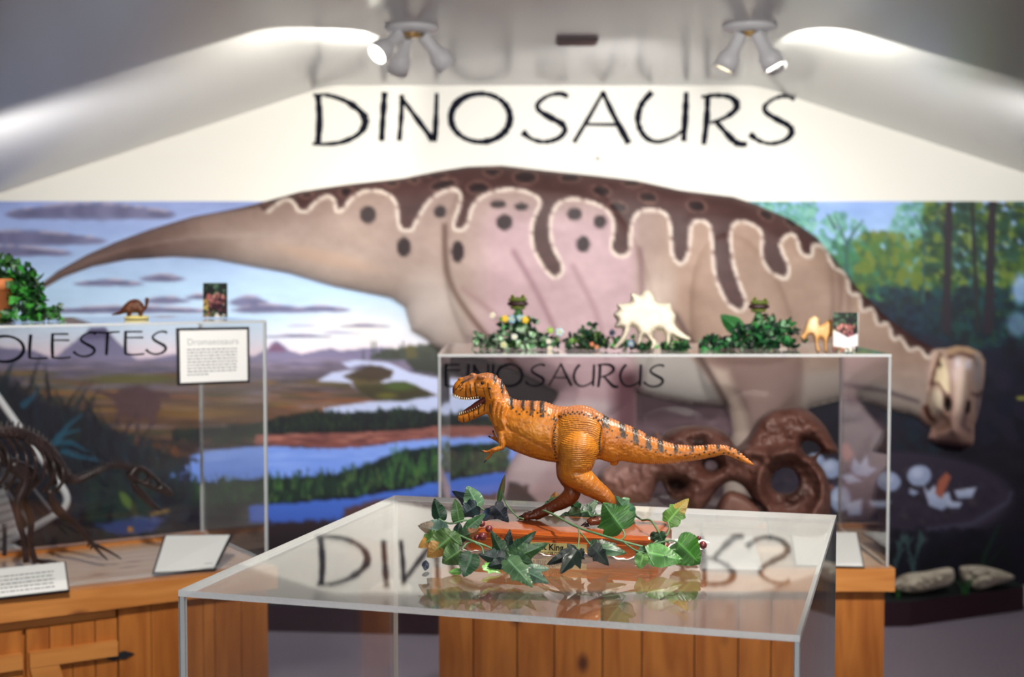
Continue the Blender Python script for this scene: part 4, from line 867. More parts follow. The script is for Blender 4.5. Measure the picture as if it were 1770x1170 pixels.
edge = vnoise(cx_*1000+300, cy_*1000+300, 16, 16, 6)*.022
ok = out_ & (cx_ > -.038+edge) & (cx_ < BL+.052-edge) & (cy_ > -.012+edge*.45) & (cy_ < BD+.01-edge*.4)
mesh('tissue_paper', Vt, Q[ok], mat('white_tissue', (240, 240, 242), .6), smooth=False, label='crumpled white tissue lying around the foot of the wooden plinth', cat='tissue paper')

# ------------------------------------------------------------------ tyrannosaur model, one continuous body
# working units: photo pixels in the model's own side-view plane, depth w (px, + away from the viewer)
TC = bc+BN*.004; TN = np.array([-math.sin(math.radians(-11)), math.cos(math.radians(-11)), 0.0]); TP0 = np.array([TC[0], TC[1], 0])
K = float(np.linalg.norm(onpl(1000, 760, TP0, TN)-onpl(1001, 760, TP0, TN)))
def tw(x, y, w=0):
    x = np.asarray(x, float); y = np.asarray(y, float)
    # straight (parallel) mapping fitted on the plane so the body keeps its own proportions from any side
    return onpl(x, y, TP0, TN)+np.asarray(w, float)[..., None]*K*TN
def loft(g, secs, n=20, p=2.3):
    """sections (xt,yt, xb,yb, half width, w offset)"""
    S = np.array([s+(0,)*(6-len(s)) for s in secs], float); S = smooth_pts(S, 5); V = []; k = len(S)
    for (xt, yt_, xb_, yb2, hw, wo) in S:
        for j in range(n):
            a = 2*math.pi*j/n; c_, s_ = math.cos(a), math.sin(a); c_ = math.copysign(abs(c_)**(2/p), c_); s_ = math.copysign(abs(s_)**(2/p), s_)
            t = .5+.5*c_; V.append((xb_+(xt-xb_)*t, yb2+(yt_-yb2)*t, wo+hw*s_*(1 if c_ < 0 else 1-.25*c_**2)))
    Fc = [(i*n+j, i*n+(j+1) % n, (i+1)*n+(j+1) % n, (i+1)*n+j) for i in range(k-1) for j in range(n)]+[tuple(range(n))[::-1], tuple((k-1)*n+j for j in range(n))]
    g.add(V, Fc)
def limb(g, P, n=26, sx=1.0):      # (x, y, w, r)
    P = smooth_pts(np.array(P, float), 5); g.tube(P[:, :3], P[:, 3], n, flat=sx)
B = G()
loft(B, [(852, 652, 838, 700, 14), (866, 660, 842, 716, 16), (876, 681, 848, 730, 18), (882, 690, 858, 750, 21), (895, 695, 866, 768, 25), (917, 696, 886, 781, 30), (942, 698, 921, 794, 33), (962, 705, 952, 801, 33), (985, 706, 985, 803, 31), (1010, 708, 1012, 802, 28), (1032, 715, 1036, 797, 25), (1050, 724, 1060, 804, 22), (1072, 733, 1074, 800, 18.5), (1103, 746, 1101, 804, 15.5), (1123, 757, 1121, 805, 14), (1154, 768, 1150, 805, 12), (1174, 772, 1173, 803, 10.5), (1205, 774, 1203, 799, 9), (1230, 772, 1234, 793, 7.5), (1252, 773, 1252, 789, 6.2), (1273, 781, 1271, 796, 5), (1288, 793, 1285, 802, 3.6), (1303, 805, 1301, 808, 1.6)], 24)
loft(B, [(782.5, 673, 782.5, 683, 5), (788, 663, 788, 687, 8), (797, 657, 798, 690, 10), (808, 652, 809, 691, 10.5), (820, 650, 821, 690, 11), (834, 648, 834, 691, 14), (846, 647, 846, 698, 15), (860, 652, 852, 712, 15)], 20)
loft(B, [(792, 720, 792, 730, 4.5), (800, 717, 800, 734, 7), (811, 713, 812, 731, 8), (826, 706, 828, 724, 9.5), (840, 697, 842, 719, 12), (854, 690, 856, 722, 14)], 16)
# brow horns, cheek, nose ridge
for (x, y, w_, r) in [(834, 654, -11, (7, 4, 4)), (834, 654, 11, (7, 4, 4)), (818, 651, 0, (6, 3.5, 6)), (800, 658, 0, (9, 3, 6)), (852, 676, -13, (8, 15, 4)), (852, 676, 13, (8, 15, 4)), (815, 671, -9, (9, 10, 3)), (815, 671, 9, (9, 10, 3))]: B.ball((x, y, w_), r, 8)
B.ball((1062, 803, 0), (8, 5, 6), 8)
# thighs, shins, feet
for s in (-1, 1):
    B.ball((1003, 757, 21*s), (44, 51, 17), 18); B.ball((1000, 728, 18*s), (36, 24, 15), 14); B.ball((998, 790, 22*s), (30, 32, 15), 14)
B.ball((930, 752, -22), (38, 30, 12), 14); B.ball((930, 752, 22), (38, 30, 12), 14); B.ball((884, 752, -17), (16, 22, 11), 12); B.ball((884, 752, 17), (16, 22, 11), 12)
limb(B, [(1003, 742, -18, 14), (1004, 768, -22, 33), (1000, 798, -25, 30), (994, 815, -27, 24), (1010, 828, -27, 21.5), (1030, 843, -26, 17), (1047, 855, -25, 13.5), (1056, 866, -25, 11.5), (1058, 880, -26, 10), (1054, 892, -27, 9.5), (1044, 899, -28, 7)])
limb(B, [(1003, 742, 18, 14), (997, 778, 22, 30), (982, 806, 24, 24), (978, 826, 25, 19.5), (985, 846, 25, 14.5), (984, 861, 24, 15.5), (970, 873, 23, 13), (952, 882, 22, 10.5), (936, 890, 21, 9.8), (920, 897, 21, 9.5)])
def foot(x, y, w_, sgn):
    for dx, dw, L in ((-26, -9*1.0, 1), (-30, 0, 1.05), (-24, 9, .95)):
        limb(B, [(x+4, y-1, w_, 7.5), (x+dx*.3, y-.5, w_+dw*.8, 6.4), (x+dx*.5, y+.5, w_+dw*1.15, 5.6), (x+dx*.68, y+.2, w_+dw*1.35, 6.2), (x+dx*.86, y+3.2, w_+dw*1.5, 4.8)], 14)
foot(1046, 898, -28, 1); foot(926, 897.5, 22, 1)
# arms
limb(B, [(872, 748, -19, 8), (872, 762, -23, 6.8), (873, 772, -25, 5), (864, 776, -27, 4.2), (856, 778, -28, 3.8)], 10)
limb(B, [(857, 778, -28, 3.4), (848, 780, -29, 2.4), (841, 779, -30, 2.0)], 8); limb(B, [(857, 779, -28, 3.4), (852, 787, -28, 2.5), (846, 794, -28, 2.0)], 8)
limb(B, [(870, 752, 16, 7), (864, 766, 20, 5.5), (862, 771, 22, 4.6), (857, 767, 23, 3.8), (852, 765, 24, 3.4)], 10)
limb(B, [(853, 765, 24, 3.2), (850, 759, 24, 2.4), (848, 753, 24, 1.9)], 8); limb(B, [(853, 766, 24, 3.2), (846, 763, 25, 2.6), (842, 761, 25, 2.0)], 8)
# neck folds
for i in range(3): limb(B, [(862+i*7, 690+i*6, -15-i*2, 5), (858+i*7, 712+i*6, -17-i*2, 5.5), (862+i*9, 738+i*4, -17-i*2, 5)], 8)
me = bpy.data.meshes.new('raw'); me.from_pydata(B.V, [], B.F); ro = bpy.data.objects.new('raw', me); COL.objects.link(ro)
rm = ro.modifiers.new('r', 'REMESH'); rm.mode = 'VOXEL'; rm.voxel_size = 1.15; rm.adaptivity = 0
sm = ro.modifiers.new('s', 'SMOOTH'); sm.iterations = 5; sm.factor = .5
bpy.context.view_layer.update(); dg = bpy.context.evaluated_depsgraph_get(); m2 = bpy.data.meshes.new_from_object(ro.evaluated_get(dg))
nv = len(m2.vertices); co = np.empty(nv*3, 'f'); m2.vertices.foreach_get('co', co); co = co.reshape(-1, 3).astype(float)
nr = np.empty(nv*3, 'f'); m2.vertices.foreach_get('normal', nr); nr = nr.reshape(-1, 3).astype(float)
# outward normals check
if np.mean(nr[co[:, 1] < 720][:, 1]) > 0 and np.mean(nr[co[:, 1] > 795][:, 1]) < 0: nr = -nr
FQs = []
for p in m2.polygons: FQs.append(tuple(p.vertices))
bpy.data.objects.remove(ro)
x, y, w_ = co[:, 0], co[:, 1], co[:, 2]
topx = [782, 788, 797, 808, 820, 846, 860, 866, 876, 882, 895, 917, 942, 962, 985, 1010, 1032, 1050, 1072, 1103, 1123, 1154, 1174, 1205, 1230, 1252, 1273, 1288, 1305]
topy = [673, 663, 657, 652, 650, 647, 652, 660, 681, 690, 695, 696, 698, 705, 706, 708, 715, 724, 733, 746, 757, 768, 772, 774, 772, 773, 781, 793, 806]
botx = [842, 858, 866, 886, 921, 952, 1012, 1036, 1060, 1074, 1101, 1150, 1203, 1234, 1252, 1271, 1301]
boty = [716, 750, 768, 781, 794, 801, 802, 797, 804, 800, 804, 805, 799, 793, 789, 796, 808]
yt = np.interp(x, topx, topy); yb = np.interp(x, botx, boty); q = (y-yt)/(yb-yt+.01)
def sst(a, b, v): t = np.clip((v-a)/(b-a), 0, 1); return t*t*(3-2*t)
# thigh wrinkles: concentric arcs;  belly and tail underside ribs;  back scutes;  skin grain
leg = ((x-1003)/44)**2+((y-758)/52)**2; side = np.abs(w_) > 20
thm = (1-sst(.75, 1.0, leg))*(np.abs(w_) > 24)*sst(712, 728, y)
wav = np.sin((y-.35*(x-1003)+7*np.sin((x-1003)/17.0)+3*(vnoise(x, y, 16, 16, 3, 2)-.5)*2)*2*math.pi/3.4)
dsp = thm*.5*wav
inbody = (x > 868)*(x < 1300)
ribm = inbody*sst(.80, .95, q)*(leg > 1.0)*(y < 812)
dsp += ribm*.35*np.sin(x*2*math.pi/3.6)
scm = (x > 862)*(x < 1298)*(1-sst(.05, .14, q))*(np.abs(w_) < 26)
per = 5.2; sc = np.abs(np.sin(x*math.pi/per)); dsp += scm*(1.9*sc**.7-.6)*np.where(np.abs(w_) < 7, 1.0, .55*np.abs(np.cos(w_*.5)))
# ridges along the back beside the midline and the shelf above the thigh
dsp += (np.abs(vnoise(x+w_, y, 7, 7, 9, 3)-.5)-.12)*1.1*(thm < .3)*(q > .1)
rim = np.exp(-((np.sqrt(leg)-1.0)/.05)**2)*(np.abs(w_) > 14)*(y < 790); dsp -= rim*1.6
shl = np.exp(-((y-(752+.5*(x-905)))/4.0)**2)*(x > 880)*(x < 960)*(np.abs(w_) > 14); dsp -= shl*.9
dsp += -.9*np.exp(-(((x-836)/4.5)**2+((y-664)/3.8)**2))*2.0*(np.abs(w_) > 8)
dsp += -1.5*np.exp(-(((x-794)*.8+(y-669)*.6)/1.4)**2-(((x-794)*.6-(y-669)*.8)/4.5)**2)*(np.abs(w_) > 3)
dsp += .42*(vnoise(x*1.0, y+w_, 3.0, 3.0, 19, 2)-.5)*2+.8*(vnoise(x, y+w_, 11, 8, 23, 2)-.5)*(thm < .3)
co2 = co+nr*dsp[:, None]
# colours
OR = np.array([190, 112, 28.]); YL = np.array([208, 142, 52.]); DK = np.array([132, 68, 26.]); BK = np.array([46, 40, 40.]); RD = np.array([88, 38, 17.]); RS = np.array([176, 116, 84.])
C = OR+(vnoise(x, y+w_, 26, 20, 33)[:, None]-.5)*34+(vnoise(x, y, 5, 5, 34)[:, None]-.5)*20
def mixc(mask, c): 
    global C
    mask = np.clip(mask, 0, 1)[:, None]; C = C*(1-mask)+np.asarray(c)*mask
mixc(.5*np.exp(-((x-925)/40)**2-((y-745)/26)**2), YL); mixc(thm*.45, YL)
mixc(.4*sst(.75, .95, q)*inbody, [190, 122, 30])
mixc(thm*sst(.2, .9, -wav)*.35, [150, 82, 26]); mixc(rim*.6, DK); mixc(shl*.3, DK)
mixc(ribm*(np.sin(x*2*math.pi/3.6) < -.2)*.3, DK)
# back: rosy brown strip with black saddle bars and dots below
mixc((x > 848)*(1-sst(.06, .16, q))*(y < 812)*.8, RS)
mixc((x > 800)*(x < 872)*(1-sst(6, 13, y-yt))*.75, [150, 96, 70])
lg = (leg < 1.05)&(x > 975)
for bx, wd, qd in [(884, 5, .2), (905, 4, .16), (921, 4.5, .22), (938, 5, .26), (1048, 7, .24), (1076, 6.5, .40), (1098, 6, .46), (1120, 6, .52), (1141, 6, .52), (1168, 5, .46), (1196, 4.5, .45), (1220, 4, .42), (1241, 4, .4), (1262, 3, .3), (1276, 3, .3), (856, 3, .14), (868, 3, .16)]:
    sl = (y-yt)*.15
    nz = vnoise(x, y, 3.2, 3.2, int(bx)); wv_ = wd*(1.0+.5*(nz-.5))
    mixc((1-sst(wv_*.5, wv_, np.abs(x-bx-sl)))*(1-sst(qd*.7, qd, q+.25*(vnoise(x, y, 4, 4, int(bx)+1)-.5)))*np.clip(.35+1.1*nz, 0, .92)*(y < 815), BK)
for i in range(90):
    if i < 12: bx = 890+i*6.2; by = np.interp(bx, topx, topy)+13+(i % 3)*4
    elif i < 34: bx = 962+(i-12)*4.0; by = 712+ (abs(bx-1000)/50.)**2*22+(i % 2)*3
    elif i < 48: bx = 1046-math.sin((i-34)/14*2)*6; by = 728+(i-34)*4.0
    elif i < 62: bx = 963+ (i % 2)*1.5; by = 722+(i-48)*5.4
    else: bx = 1052+(i-62)*8.3; by = np.interp(bx, topx, topy)+(14+(i*7) % 11)*np.interp(bx, [1050, 1290], [1.2, .45])
    mixc((1-sst(1.1, 2.3, np.hypot(x-bx, y-by)))*(np.abs(w_) > 2)*.9, BK)
wash = np.clip((vnoise(x, y+w_, 9, 9, 77, 4)-.52)*4, 0, 1)*inbody*(thm < .3); mixc(wash*.28, DK); mixc(thm*np.clip((vnoise(x, y, 14, 8, 78, 3)-.55)*5, 0, 1)*.3, DK)
# head stripes, eye, nostril, muzzle
for (xa_, ya_, xb_, yb_, ww) in [(808, 668, 807, 690, 1.1), (815, 667, 816, 691, 1.1), (823, 664, 826, 689, 1.2), (838, 672, 841, 684, 1.0), (846, 664, 851, 690, 1.2), (829, 705, 829, 718, 1.4), (820, 712, 821, 724, 1.2), (812, 718, 813, 728, 1.2), (802, 722, 803, 732, 1.2), (841, 694, 839, 712, 1.2), (850, 700, 850, 716, 1.2), (797, 672, 803, 664, .9), (797, 678, 802, 673, .8), (818, 655, 800, 664, 2), (789, 676, 796, 668, 1.3)]:
    L_ = (xb_-xa_)**2+(yb_-ya_)**2; t = np.clip(((x-xa_)*(xb_-xa_)+(y-ya_)*(yb_-ya_))/L_, 0, 1); d = np.hypot(x-xa_-t*(xb_-xa_), y-ya_-t*(yb_-ya_)); mixc((1-sst(ww*.5, ww, d))*.9*(np.abs(w_) > 2), BK)
mixc(1-sst(3, 6, np.hypot((x-784), (y-676)*.7)), [120, 66, 40]); mixc((1-sst(2.2, 3.6, np.hypot(x-836, y-664)))*(np.abs(w_) > 9), [60, 34, 22]); mixc((1-sst(1.2, 2.2, np.hypot(x-850, y-673)))*(np.abs(w_) > 9), BK)
mixc((1-sst(3.5, 8, np.hypot((x-812)*.6, (y-657))))*.5, [120, 80, 66])
# darker, redder lower legs and feet
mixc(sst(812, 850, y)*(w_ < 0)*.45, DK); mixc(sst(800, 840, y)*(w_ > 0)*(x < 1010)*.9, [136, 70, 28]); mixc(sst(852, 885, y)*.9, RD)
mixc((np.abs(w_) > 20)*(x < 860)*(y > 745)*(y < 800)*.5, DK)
for px_, py_ in [(1010, 838), (1026, 852), (1040, 846), (1000, 824)]: mixc((1-sst(1.5, 3, np.hypot((x-px_)*.6, y-py_)))*.5, DK)
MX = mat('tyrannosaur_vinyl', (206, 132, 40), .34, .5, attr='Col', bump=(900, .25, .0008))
tt = empty('tyrannosaur_model', (float(TC[0]), float(TC[1]), ZB0), label='orange tyrannosaur model with black back bars, mouth open, standing on the wooden plinth', cat='dinosaur model')
def tww(V): V = np.array(V, float); return tw(V[:, 0], V[:, 1], V[:, 2])
Vw = tww(co2)
# lift so the lowest toe just meets the plinth
def fl_fix(V): V = V.copy(); return V
Qa = np.array([f for f in FQs if len(f) == 4])
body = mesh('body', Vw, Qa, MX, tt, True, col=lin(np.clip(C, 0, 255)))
DZ = ZB0+.0002-Vw[:, 2].min()
def tp(name, g, m, smooth=True, parent=None, **k): return mesh(name, tww(g.V), g.F, m, parent or tt, smooth, **k)
M_tooth = mat('ivory_teeth', (214, 196, 156), .35); M_claw = mat('dark_claw', (34, 24, 22), .25); M_mouth = mat('mouth_red', (84, 26, 18), .5)
g = G()
for s in (-1, 1):
    for i in range(12):
        t = i/11; xx = 784+t*44; yy = np.interp(xx, [782, 798, 812, 828], [683.5, 690, 691.5, 688.5]); h = 4.4-2.2*t+.9*(i % 2)
        ww_ = s*np.interp(xx, [782, 788, 798, 812, 828], [3.5, 6.5, 8.2, 8.8, 9.6]); g.tube([(xx, yy-1.5, ww_), (xx+.3, yy+h*.5, ww_), (xx+1.2, yy+h, ww_*.97)], [1.2, .9, .15], 6)
    for i in range(11):
        t = i/10; xx = 795+t*38; yy = np.interp(xx, [792, 800, 811, 826, 840], [720, 717, 713, 706, 697]); h = 3.4-1.5*t+.6*(i % 2)
        ww_ = s*np.interp(xx, [793, 801, 812, 826, 840], [2.8, 5.4, 6.4, 7.6, 9.5]); g.tube([(xx, yy+1.5, ww_), (xx, yy-h*.5, ww_), (xx+.8, yy-h, ww_*.97)], [1.1, .8, .15], 6)
tp('teeth', g, M_tooth)
g = G(); g.tube(smooth_pts([(799, 718, 0), (808, 713, 0), (820, 706, 0), (832, 698, 0), (842, 692, 0)], 3), [3.0, 3.6, 4.2, 4.6, 5, 5.2, 5.6, 6, 6, 6, 6, 6, 6], 10, flat=1.5); g.ball((842, 691, 0), (9, 6.5, 10), 8)
g.tube(smooth_pts([(797, 690, 0), (812, 690.5, 0), (830, 689, 0)], 3), 3.2, 10, flat=1.8)
tp('mouth_lining', g, M_mouth)
for s in (-1, 1): tp('eye', G().ball((836, 664, 13.2*s), (2.4, 2.2, 1.6), 8), mat('dark_eye', (24, 14, 10), .1))
for P in [[(1023, 908, -38, 3.2), (1018, 910.5, -39, 1.8), (1014, 912, -39.5, .4)], [(1018, 907.5, -28, 3.4), (1012, 910, -28, 2), (1008, 911.8, -28, .4)], [(1025, 906, -19, 3.2), (1020, 909, -18, 1.8), (1016, 911, -18, .4)],
          [(903, 896, 13, 3.2), (898, 897.5, 12, 2), (894, 899, 12, .4)], [(899, 895, 22, 3.4), (893, 896.5, 22, 2), (889, 898, 22, .4)], [(905, 895, 32, 3.2), (900, 896.5, 33, 1.8), (896, 898, 33, .4)],
          [(841, 779, -30, 1.9), (838, 778.5, -30.5, 1.3), (836, 778, -31, .3)], [(846, 794, -28, 1.9), (844, 797, -28, 1.3), (842.5, 799, -28, .3)], [(848, 753, 24, 1.8), (847.3, 750.5, 24, 1.2), (847, 748.5, 24, .3)], [(842, 761, 25, 1.9), (840, 760, 25, 1.3), (838, 759.5, 25, .3)]]:
    P = np.array(P); P[:, 1] += -5 if (P[0, 1] > 905) else (4.5 if P[0, 1] > 890 else 0); g = G(); g.tube(P[:, :3], P[:, 3], 8); tp('claw', g, M_claw)
# the whole figure is dropped / raised so its toes rest on the plinth
tt.location.z += DZ; WM[tt.name] = Matrix.Translation((0, 0, DZ)) @ WM[tt.name]
# ------------------------------------------------------------------ artificial ivy around the plinth
M_leaf = mat('silk_leaf', (50, 110, 50), .38, .5, attr='Col', bump=(500, .2, .0006)); M_leaf.use_backface_culling = False
M_stem = mat('green_wire_stem', (96, 132, 92), .45); M_berry = mat('dull_red_berry', (112, 44, 48), .3, coat=.4)
SHP = {'ivy': [(0, .02), (.10, -.06), (.26, -.08), (.38, .02), (.50, .10), (.46, .24), (.40, .34), (.50, .46), (.40, .52), (.30, .62), (.22, .74), (.12, .88), (0, 1.0)],
       'heart': [(0, .03), (.12, -.05), (.28, -.06), (.42, .05), (.50, .22), (.49, .40), (.42, .56), (.32, .70), (.20, .84), (.10, .93), (0, 1.0)],
       'maple': [(0, .05), (.08, 0), (.22, -.04), (.46, .06), (.36, .18), (.42, .26), (.56, .44), (.38, .44), (.26, .46), (.24, .60), (.16, .74), (.08, .90), (0, 1.0)],
       'slim': [(0, 0), (.16, .08), (.34, .22), (.46, .42), (.44, .60), (.30, .78), (.14, .92), (0, 1.0)]}
def leaf_mesh(base, tip, width, shape='heart', roll=0.0, fold=.25, curl=.15, col=(48, 100, 48), col2=None, spot=None, seed=0, flip=1):
    """one leaf; base and tip points in space, width in metres; returns V, F, colours"""
    base = np.array(base, float); tip = np.array(tip, float); a = tip-base; L_ = np.linalg.norm(a); a /= L_
    view = CAM-(base+tip)/2; view /= np.linalg.norm(view); s = np.cross(a, view); s /= np.linalg.norm(s); n = np.cross(s, a)
    s, n = s*math.cos(roll)+n*math.sin(roll), n*math.cos(roll)-s*math.sin(roll)
    rs = np.random.RandomState(seed); out = np.array(SHP[shape], float); nr_, nu = 15, 6
    ts = np.linspace(0, 1, nr_+1)
    # serrated half outlines, as distance from the midrib for each side
    pts = smooth_pts(out, 6) if shape != 'maple' else np.repeat(out, 1, axis=0)
    def half(sd):
        P = np.concatenate([np.array(pts), np.zeros((0, 2))]); k = len(P); j = (rs.rand(k)-.5)*.05; P = P.copy(); P[1:-1, 0] *= (1+j[1:-1]*1.5)
        P[1:-1, 0] += (np.arange(k)[1:-1] % 2)*.022; return P
    V = []; Fc = []; C = []
    col = np.array(col)*.84; c1 = lin(col); c2 = lin(col2 if col2 is not None else np.clip(np.array(col)*1.35+12, 0, 255)); vein = lin(np.clip(np.array(col)*1.5+40, 0, 255)); sp_ = lin(spot) if spot is not None else None
    mid = np.stack([np.zeros(nr_+1), ts], -1); 
    for sd in (-1, 1):
        P = half(sd); k = len(P); b0 = len(V)
        for i in range(k):
            # fan rows run from a point on the midrib to the outline point
            my = np.clip(P[i, 1]*.86+.02, 0, 1); my = my if 0 < i < k-1 else P[i, 1]
            for j in range(nu+1):
                u = j/nu; x_ = P[i, 0]*u; y_ = my*(1-u)+P[i, 1]*u
                z = -fold*abs(x_)*width*.9*1.0 - curl*L_*(y_-.3)**2 + math.sin(y_*9+sd)*abs(x_)*width*.10 + .04*width*(rs.rand()-.5)*u
                V.append(base+a*(y_*L_)+s*(sd*x_*width)+n*z*flip)
                m_ = .5+.5*math.sin(y_*7+u*3*sd+i*.05); cc = c1*(1-.45*m_*u)+c2*.45*m_*u
                if j == 0: cc = cc*.5+vein*.5
                elif i % 14 == 7 and 0 < i < k-1 and shape != 'slim': cc = cc*.72+vein*.28
                if sp_ is not None and math.hypot(x_*1.3-.26, y_-.78) < .26+.1*rs.rand(): cc = cc*.35+sp_*.65
                C.append(cc)
        for i in range(k-1):
            for j in range(nu):
                q = [b0+i*(nu+1)+j, b0+i*(nu+1)+j+1, b0+(i+1)*(nu+1)+j+1, b0+(i+1)*(nu+1)+j]; Fc.append(q if sd > 0 else q[::-1])
    # back face a hair behind: real thickness
    V = np.array(V); n0 = len(V); V2 = V-n*.00035; Fc = Fc+[[i+n0 for i in f[::-1]] for f in Fc]
    return np.concatenate([V, V2]), Fc, np.array(C+C)
def gp(px, py, Y):      # never below the case top
    Yp = float(onz(px, py, ZT+.0012)[1]) if py > 480 else 99; return at(px, py, min(Y, Yp-.002))
DG = (30, 66, 42); MG = (52, 104, 44); LG = (100, 150, 84); BG = (128, 196, 92); BL_ = (34, 50, 66); BK_ = (16, 30, 30); TE = (104, 140, 124); SP = (206, 140, 70)
def garland(name, label, leaves, stems, berries, org):
    t = empty(name, tuple(org), label=label, cat='artificial ivy', group=None)
    for i, (b, tp_, w_, sh, Y, roll, c, k) in enumerate(leaves):
        B_ = gp(*b, Y); T_ = gp(*tp_, Y-(k.get('dy', 0))); ww = w_*float(B_[1])/F
        V, Fc, C = leaf_mesh(B_, T_, ww, sh, roll, k.get('fold', .28), k.get('curl', .14), c, k.get('c2'), k.get('spot'), i+7*len(leaves), k.get('flip', 1))
        lo = V[:, 2].min()-(ZT+.0006)
        if lo < 0: V[:, 2] -= lo
        mesh('leaf', V, Fc, M_leaf, t, True, col=C)
    for st, r0 in stems:
        P = np.array([gp(x_, y_, Y) for x_, y_, Y in st]); g = G().tube(smooth_pts(P, 5), r0, 7); lo = min(v[2] for v in g.V)-(ZT+.0004)
        if lo < 0: g.V = [(v[0], v[1], v[2]-lo) for v in g.V]
        g.out('stem', M_stem, t, True)
    for x_, y_, Y, r_ in berries:
        G().ball(gp(x_, y_, Y), r_*Y/F, 10).out('berry', M_berry, t, True)
    return t
Lf = [
 ((762, 899), (750, 862), 26, 'heart', 1.565, .3, DG, {}), ((794, 902), (788, 862), 25, 'heart', 1.56, -.5, (58, 92, 50), {}),
 ((825, 875), (780, 850), 30, 'ivy', 1.60, .5, BL_, {}), ((826, 876), (808, 840), 34, 'heart', 1.59, -.2, (88, 132, 96), {'c2': (150, 186, 150), 'fold': .5}), ((824, 874), (793, 894), 32, 'ivy', 1.58, .2, (26, 48, 52), {'c2': (60, 90, 100)}),
 ((854, 884), (834, 901), 26, 'heart', 1.56, .6, (40, 60, 84), {'c2': (90, 120, 150)}), ((855, 874), (880, 903), 30, 'ivy', 1.555, .1, (14, 22, 34), {}),
 ((860, 876), (871, 820), 13, 'slim', 1.64, .5, (70, 112, 60), {'spot': (120, 90, 60)}),
 ((770, 920), (722, 910), 36, 'heart', 1.51, .5, TE, {'c2': (160, 190, 170), 'spot': (200, 170, 150)}), ((754, 926), (722, 946), 32, 'ivy', 1.50, -.3, (74, 110, 52), {'spot': SP}),
 ((782, 926), (738, 964), 46, 'heart', 1.49, .15, (82, 122, 58), {'spot': SP, 'c2': (140, 170, 100)}), ((776, 925), (798, 944), 26, 'heart', 1.49, -.3, (94, 132, 74), {}),
 ((796, 952), (764, 974), 40, 'heart', 1.475, .1, (72, 112, 58), {'c2': (140, 170, 120), 'fold': .45}), ((804, 916), (838, 887), 22, 'heart', 1.52, .4, (60, 100, 60), {}),
 ((794, 928), (829, 917), 26, 'ivy', 1.50, -.4, (48, 78, 48), {'spot': (170, 100, 60)}), ((789, 928), (794, 903), 18, 'slim', 1.53, .2, (38, 62, 52), {}), ((737, 968), (735, 985), 14, 'slim', 1.49, .2, (22, 34, 54), {}),
 ((874, 965), (847, 917), 28, 'ivy', 1.475, .3, (44, 78, 48), {}), ((875, 964), (882, 915), 26, 'ivy', 1.48, -.2, (16, 32, 28), {}), ((876, 965), (926, 917), 30, 'ivy', 1.475, .2, (30, 62, 38), {}),
 ((878, 968), (949, 940), 34, 'ivy', 1.47, -.3, (54, 96, 50), {}), ((872, 968), (826, 958), 32, 'ivy', 1.47, .1, (14, 34, 32), {'c2': (50, 90, 80)}),
 ((838, 976), (866, 990), 24, 'ivy', 1.465, .8, BG, {}), ((816, 957), (802, 997), 36, 'heart', 1.45, .1, (36, 72, 44), {'c2': (64, 100, 64)}), ((802, 992), (776, 994), 13, 'slim', 1.455, .3, BG, {}),
 ((877, 968), (920, 1015), 38, 'ivy', 1.42, .1, (74, 112, 76), {'c2': (120, 150, 110)}), ((900, 982), (950, 982), 18, 'slim', 1.44, .3, (70, 108, 80), {}), ((898, 983), (943, 995), 20, 'ivy', 1.435, .4, (18, 34, 36), {}),
 ((910, 992), (948, 1011), 24, 'ivy', 1.42, .2, (76, 108, 88), {'c2': (130, 154, 140)}), ((890, 964), (922, 977), 24, 'heart', 1.455, -.4, (52, 88, 52), {}), ((872, 972), (842, 980), 22, 'heart', 1.46, .3, (22, 46, 40), {}),
]
St = [([(868, 852, 1.63), (876, 872, 1.62), (893, 892, 1.6), (905, 897, 1.59)], .0009), ([(825, 875, 1.59), (845, 884, 1.58), (870, 880, 1.6)], .001), ([(758, 897, 1.565), (778, 905, 1.56), (807, 899, 1.56), (838, 905, 1.57)], .0011),
      ([(770, 920, 1.50), (790, 924, 1.5), (816, 935, 1.49), (836, 942, 1.49), (852, 950, 1.485), (874, 966, 1.475)], .0012), ([(816, 936, 1.49), (806, 940, 1.49), (798, 950, 1.48)], .0009), ([(820, 938, 1.49), (832, 945, 1.48), (836, 958, 1.47)], .0009),
      ([(876, 966, 1.475), (882, 976, 1.46), (900, 984, 1.445), (914, 994, 1.43)], .0011)]
Be = [(833, 905, 1.525, 6), (845, 914, 1.52, 6.5), (834, 927, 1.51, 7.5), (824, 929, 1.515, 5.5)]
gl = garland('ivy_garland', 'tangle of artificial ivy leaves and berries around the left end of the plinth', Lf, St, Be, (float(at(840, 960, 1.49)[0]), 1.5, ZT))
